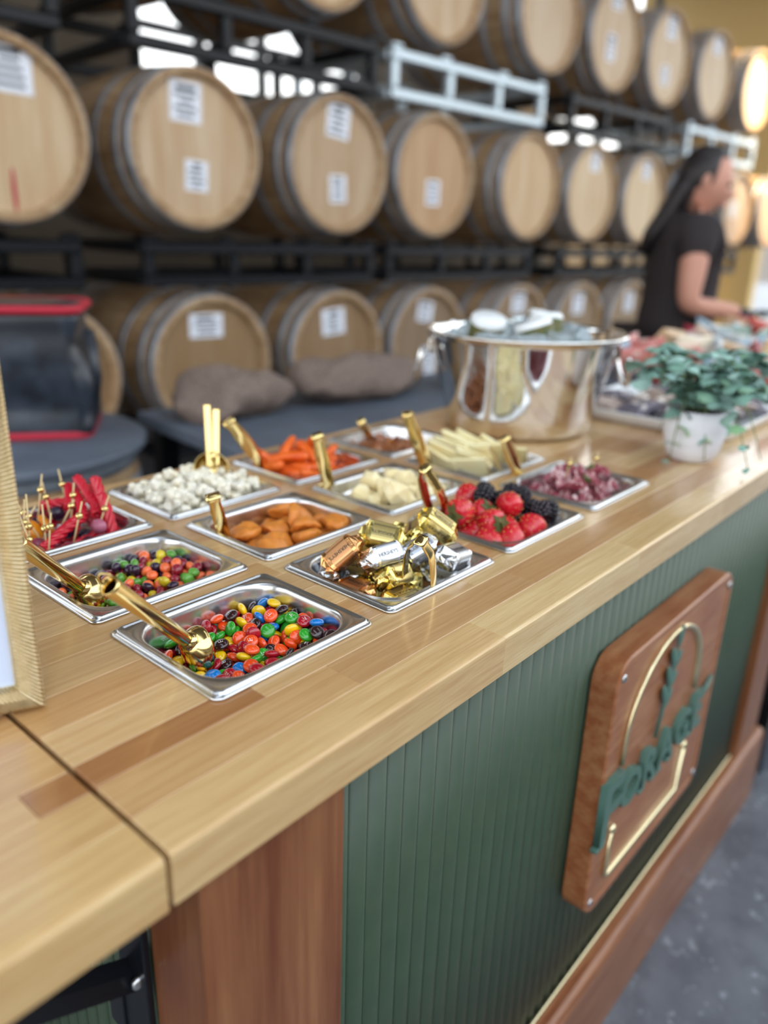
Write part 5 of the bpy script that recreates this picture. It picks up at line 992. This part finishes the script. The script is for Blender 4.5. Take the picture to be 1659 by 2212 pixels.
# ================================================================ behind the bar: upright barrel with bag, dark table with sacks
UB = E_('upright_barrel', (.735, 1.80, 0), label='upright oak barrel used as a stand for the bag', cat='barrel')
sc_ = .80/.94
for nm_, me in [('staves', ME_STAVES)]+[('hoop', h) for h in ME_HOOP]: O(nm_, me, UB, (0, 0, 0), (pi/2, 0, 0), sc=(.98, sc_, .98))
b = MB(); b.lathe([(.315, .79), (.320, .795), (.320, .812), (.315, .816)], 48, None, True, True); O('grey_top', b.mesh('top', mat=M_['slate']), UB, label='slate grey round top')
BG = E_('insulated_bag', (.80, 1.86, .816), (0, 0, radians(-35)), label='black insulated bag with red piping standing on the upright barrel', cat='bag')
b = MB(); R = []
for k in range(27):
    t = k/26; z = .29*t; f = min(1, .93+t*1.2, .93+(1-t)*1.2); R.append(rrect(.19*f-.012*t, .13*f-.012*t, .03, z, 14))
b.rings(R, True, True, True); o_ = Vector((1, 2, 3)); b.v = [p + (noise.noise_vector(p*8+o_)*.030 + noise.noise_vector(p*21+o_)*.013)*max(.1, min(1, p.z*14, (.29-p.z)*14)) for p in b.v]
O('body', b.mesh('bag', mat=M_['bagfab']), BG)
for z, sx, sy in ((.288, .176, .117), (.008, .176, .124)): b = MB(); ring_ = rrect(sx, sy, .03, z, 5); b.tube(ring_+[ring_[0]], .0105, 8, caps=False); O('red_piping', b.mesh('piping', mat=M_['redtrim']), BG, label='red piping')
b = MB(); b.rings([rrect(.174, .115, .03, .286, 5), rrect(.172, .113, .03, .294, 5), rrect(.12, .07, .03, .300, 5)], True, True, True); O('lid', b.mesh('lid', mat=M_['bagfab']), BG)
b = MB(); b.tube([(.18, -.05, .02), (.20, -.055, .13), (.19, -.05, .24)], .014, 8, None, True, .2); O('strap', b.mesh('strap', mat=M_['bagfab']), BG)
DT = E_('prep_table', (1.70, 1.475, 0), (0, 0, radians(-6)), label='low slate-grey work table behind the bar', cat='table')
b = MB(); b.box((0, 0, .80), (1.26, .58, .036)); O('top', b.mesh('top', mat=M_['slate'], bevel=.006, seg=2), DT)
for sx in (-1, 1):
    for sy in (-1, 1): b = MB(); b.box((sx*.57, sy*.25, .391), (.05, .05, .782)); O('leg', b.mesh('leg', mat=M_['black']), DT)
def sack(x_, y_, sx, sy, sz, rz, label, seed):
    b = MB(); b.ball((0, 0, sz), (sx, sy, sz), 48, 30); o_ = Vector((seed, 1, 4)); V = []
    for p in b.v:
        q = p + noise.noise_vector(p*7+o_)*.035 + noise.noise_vector(p*22+o_)*.014; q.z = max(0, q.z*1.15-.01); V.append(q)
    b.v = V; O('burlap_sack', b.mesh('sack', mat=M_['burlap']), None, (x_, y_, .8185), (0, 0, rz), label=label, cat='sack', grp='burlap sacks')
sack(1.27, 1.63, .18, .10, .055, -.1, 'lumpy burlap sack on the grey table, left of the other', 1); sack(1.70, 1.58, .24, .11, .060, -.1, 'wider burlap sack on the grey table, beside the steel tub', 2)
b = MB(); b.rings([rrect(.10, .07, .012, 0), rrect(.105, .075, .014, .004), rrect(.115, .085, .016, .095), rrect(.118, .088, .016, .10), rrect(.110, .080, .014, .10), rrect(.10, .07, .012, .012)], True, True, True)
O('dark_bin', b.mesh('bin', mat=M_['darkbox']), None, (2.10, 1.40, .8185), (0, 0, -.1), label='small black bin on the table, left of the steel tub', cat='bin')
# ================================================================ person in black behind the far table
PS = E_('person', (3.12, 1.20, 0), label='person in a black t-shirt with long dark hair and black gloves behind the far table', cat='person')
FD = Vector((.66, -.75, 0)).normalized(); SD_ = Vector((FD.y, -FD.x, 0))     # facing, and her right side (towards the camera)
def W3(f, s_, z): return FD*f + SD_*s_ + Vector((0, 0, z))
def skin(name, V, Ed, R, m, par=PS, sub=2):
    me = bpy.data.meshes.new(name); me.from_pydata([tuple(v) for v in V], Ed, []); o = bpy.data.objects.new(name, me); COL.objects.link(o)
    md = o.modifiers.new('s', 'SKIN'); md.use_smooth_shade = True
    for i, r in enumerate(R):
        sv = me.skin_vertices[0].data[i]; sv.radius = r if isinstance(r, tuple) else (r, r)
    me.skin_vertices[0].data[0].use_root = True
    s2 = o.modifiers.new('u', 'SUBSURF'); s2.levels = s2.render_levels = sub
    dg = bpy.context.evaluated_depsgraph_get(); m2 = bpy.data.meshes.new_from_object(o.evaluated_get(dg)); bpy.data.objects.remove(o)
    for p in m2.polygons: p.use_smooth = True
    m2.materials.clear(); m2.materials.append(m); return O(name, m2, par)
Lp = {}
names = ['pel', 'sp1', 'sp2', 'chest', 'nk0', 'nk1', 'rs', 're', 'rw', 'ls', 'le', 'lw', 'rh', 'rk', 'ra', 'rf', 'lh', 'lk', 'la', 'lf']
P3 = [W3(0, 0, .92), W3(.01, 0, 1.04), W3(.01, 0, 1.17), W3(.0, 0, 1.29), W3(.0, 0, 1.37), W3(.02, 0, 1.43), W3(-.01, .155, 1.335), W3(-.03, .20, 1.07), W3(.20, .13, 1.045), W3(-.01, -.155, 1.335), W3(.02, -.21, 1.08), W3(.24, -.10, 1.03), W3(0, .09, .86), W3(.03, .10, .47), W3(0, .10, .09), W3(.13, .11, .04), W3(0, -.09, .86), W3(.02, -.10, .47), W3(-.02, -.10, .09), W3(.11, -.11, .04)]
R3 = [.115, .115, .125, .13, .065, .052, .062, .045, .030, .062, .045, .030, .08, .055, .042, .035, .08, .055, .042, .035]
E3 = [(0, 1), (1, 2), (2, 3), (3, 4), (4, 5), (3, 6), (6, 7), (7, 8), (3, 9), (9, 10), (10, 11), (0, 12), (12, 13), (13, 14), (14, 15), (0, 16), (16, 17), (17, 18), (18, 19)]
skin('body', P3, E3, R3, M_['skin'])
sh = lambda k, t: P3[k[0]].lerp(P3[k[1]], t)
skin('t_shirt', [P3[0]-Vector((0, 0, .03)), P3[1], P3[2], P3[3], P3[4]-Vector((0, 0, .02)), P3[6], sh((6, 7), .55), P3[9], sh((9, 10), .55)], [(0, 1), (1, 2), (2, 3), (3, 4), (3, 5), (5, 6), (3, 7), (7, 8)], [.178, .15, .148, .15, .075, .078, .072, .078, .072], M_['tee'])
skin('trousers', [P3[0], P3[12], P3[13], P3[14]+Vector((0, 0, .02)), P3[16], P3[17], P3[18]+Vector((0, 0, .02))], [(0, 1), (1, 2), (2, 3), (0, 4), (4, 5), (5, 6)], [.17, .12, .085, .062, .12, .085, .062], M_['tee'])
def hand(w_, e2, m, nm_):
    d = (w_-e2).normalized(); sd = d.cross(Vector((0, 0, 1))).normalized(); dn = sd.cross(d); V = [w_-d*.02, w_+d*.03, w_+d*.075]; Ed = [(0, 1), (1, 2)]; R = [.031, (.034, .022), (.036, .018)]
    for i, (o2, L) in enumerate(((-.027, .055), (-.009, .066), (.009, .068), (.026, .060))):
        n0 = len(V); b0 = w_+d*.078+sd*o2; V += [b0, b0+d*L*.5-dn*.006*-1, b0+d*L*.85-dn*-.022]; Ed += [(2, n0), (n0, n0+1), (n0+1, n0+2)]; R += [.0095, .0085, .0075]
    n0 = len(V); V += [w_+d*.04-sd*.035, w_+d*.07-sd*.052]; Ed += [(1, n0), (n0, n0+1)]; R += [.011, .009]
    V = [v for v in V]; skin(nm_, V, Ed, R, m, sub=1)
hand(P3[8], P3[7], M_['glove'], 'glove'); hand(P3[11], P3[10], M_['glove'], 'glove')
for k in (15, 19): b = MB(); b.ball((0, 0, 0), (.14, .05, .05), 14, 8); O('shoe', b.mesh('shoe', mat=M_['darkbox']), PS, Vector((P3[k].x, P3[k].y, .045))-FD*.05, (0, 0, math.atan2(FD.y, FD.x)))
# head, tilted down towards her hands
HQ = Matrix.Translation(W3(.045, 0, 1.505)) @ Matrix(((FD.x, -SD_.x, 0, 0), (FD.y, -SD_.y, 0, 0), (0, 0, 1, 0), (0, 0, 0, 1))) @ Matrix.Rotation(radians(14), 4, 'Y') @ Matrix.Rotation(radians(-12), 4, 'Z')
b = MB(); b.ball((0, 0, 0), (.095, .075, .115), 32, 24); V = []
for p in b.v:
    x_, y_, z_ = p
    if x_ > 0:
        g = lambda cx, cy, cz, s_: math.exp(-(((x_-cx)/s_)**2+((y_-cy)/s_)**2+((z_-cz)/s_)**2))
        x_ += .026*math.exp(-((y_)/.012)**2-((z_+.022)/.024)**2)                      # nose
        x_ -= .010*(math.exp(-((y_-.030)/.014)**2-((z_-.006)/.012)**2)+math.exp(-((y_+.030)/.014)**2-((z_-.006)/.012)**2))   # eye sockets
        x_ += .006*math.exp(-((y_)/.022)**2-((z_+.060)/.009)**2) + .008*math.exp(-(y_/.03)**2-((z_+.095)/.02)**2)
    if z_ < -.02: k2 = 1-.30*min(1, (-.02-z_)/.095); y_ *= k2; x_ = x_*(1-.10*min(1, (-.02-z_)/.095))
    V.append(Vector((x_, y_, z_)))
b.v = V; hd = O('head', b.mesh('head', mat=M_['skin']), PS); hd.matrix_local = HQ
b = MB()
for s_ in (-1, 1): b.ball((.080, s_*.030, .006), (.012, .013, .010), 12, 8)
O('eye', b.mesh('eyes', mat=M_['hair']), hd)
b = MB(); b.ball((.094, 0, -.060), (.007, .024, .007), 12, 8); O('lips', b.mesh('lips', mat=M_['strawcut']), hd)
for s_ in (-1, 1): b = MB(); b.ball((-.008, s_*.074, -.004), (.016, .008, .030), 12, 8); O('ear', b.mesh('ear', mat=M_['skin']), hd)
b = MB(); b.ball((-.012, 0, .018), (.100, .080, .108), 30, 20); V = []
for p in b.v:
    x_, y_, z_ = p
    if x_ > .02 and z_ < .085: x_ = .02
    if z_ < -.02: x_ = min(x_, -.02); z_ = -.02+(z_+.02)*1.6; y_ *= .9; x_ -= .012
    V.append(Vector((x_, y_, z_)))
b.v = V; O('hair', b.mesh('hair', mat=M_['hair']), hd)
b = MB(); R = []
for z, x_, rx, ry in ((.03, -.06, .045, .06), (-.06, -.075, .04, .062), (-.14, -.09, .04, .066), (-.22, -.115, .036, .064), (-.30, -.125, .02, .04)): R.append([(x_+rx*cos(a), ry*sin(a), z) for a in [2*pi*i/20 for i in range(20)]])
b.rings(R, True, True, True); O('long_hair', b.mesh('longhair', mat=M_['hair']), hd)

# ================================================================ labels of small groups: count along the photo from the left
ORD = ['first', 'second', 'third', 'fourth', 'fifth', 'sixth', 'seventh', 'eighth', 'ninth', 'tenth', 'eleventh', 'twelfth', '13th', '14th', '15th', '16th', '17th', '18th', '19th', '20th', '21st', '22nd', '23rd', '24th', '25th', '26th', '27th', '28th', '29th', '30th']
by = {}
for o in scn.objects:
    if o.parent is None and 'label' in o and 'group' in o: by.setdefault(o['label'], []).append(o)
def across(o):
    p = o.location - cam.location; return p.dot(RT)/max(.05, p.dot(FW))
for l, g in by.items():
    if 1 < len(g) <= 30 and len(l.split()) <= 12:
        for k, o in enumerate(sorted(g, key=across)): o['label'] = '%s, %s from the left' % (l, ORD[k])
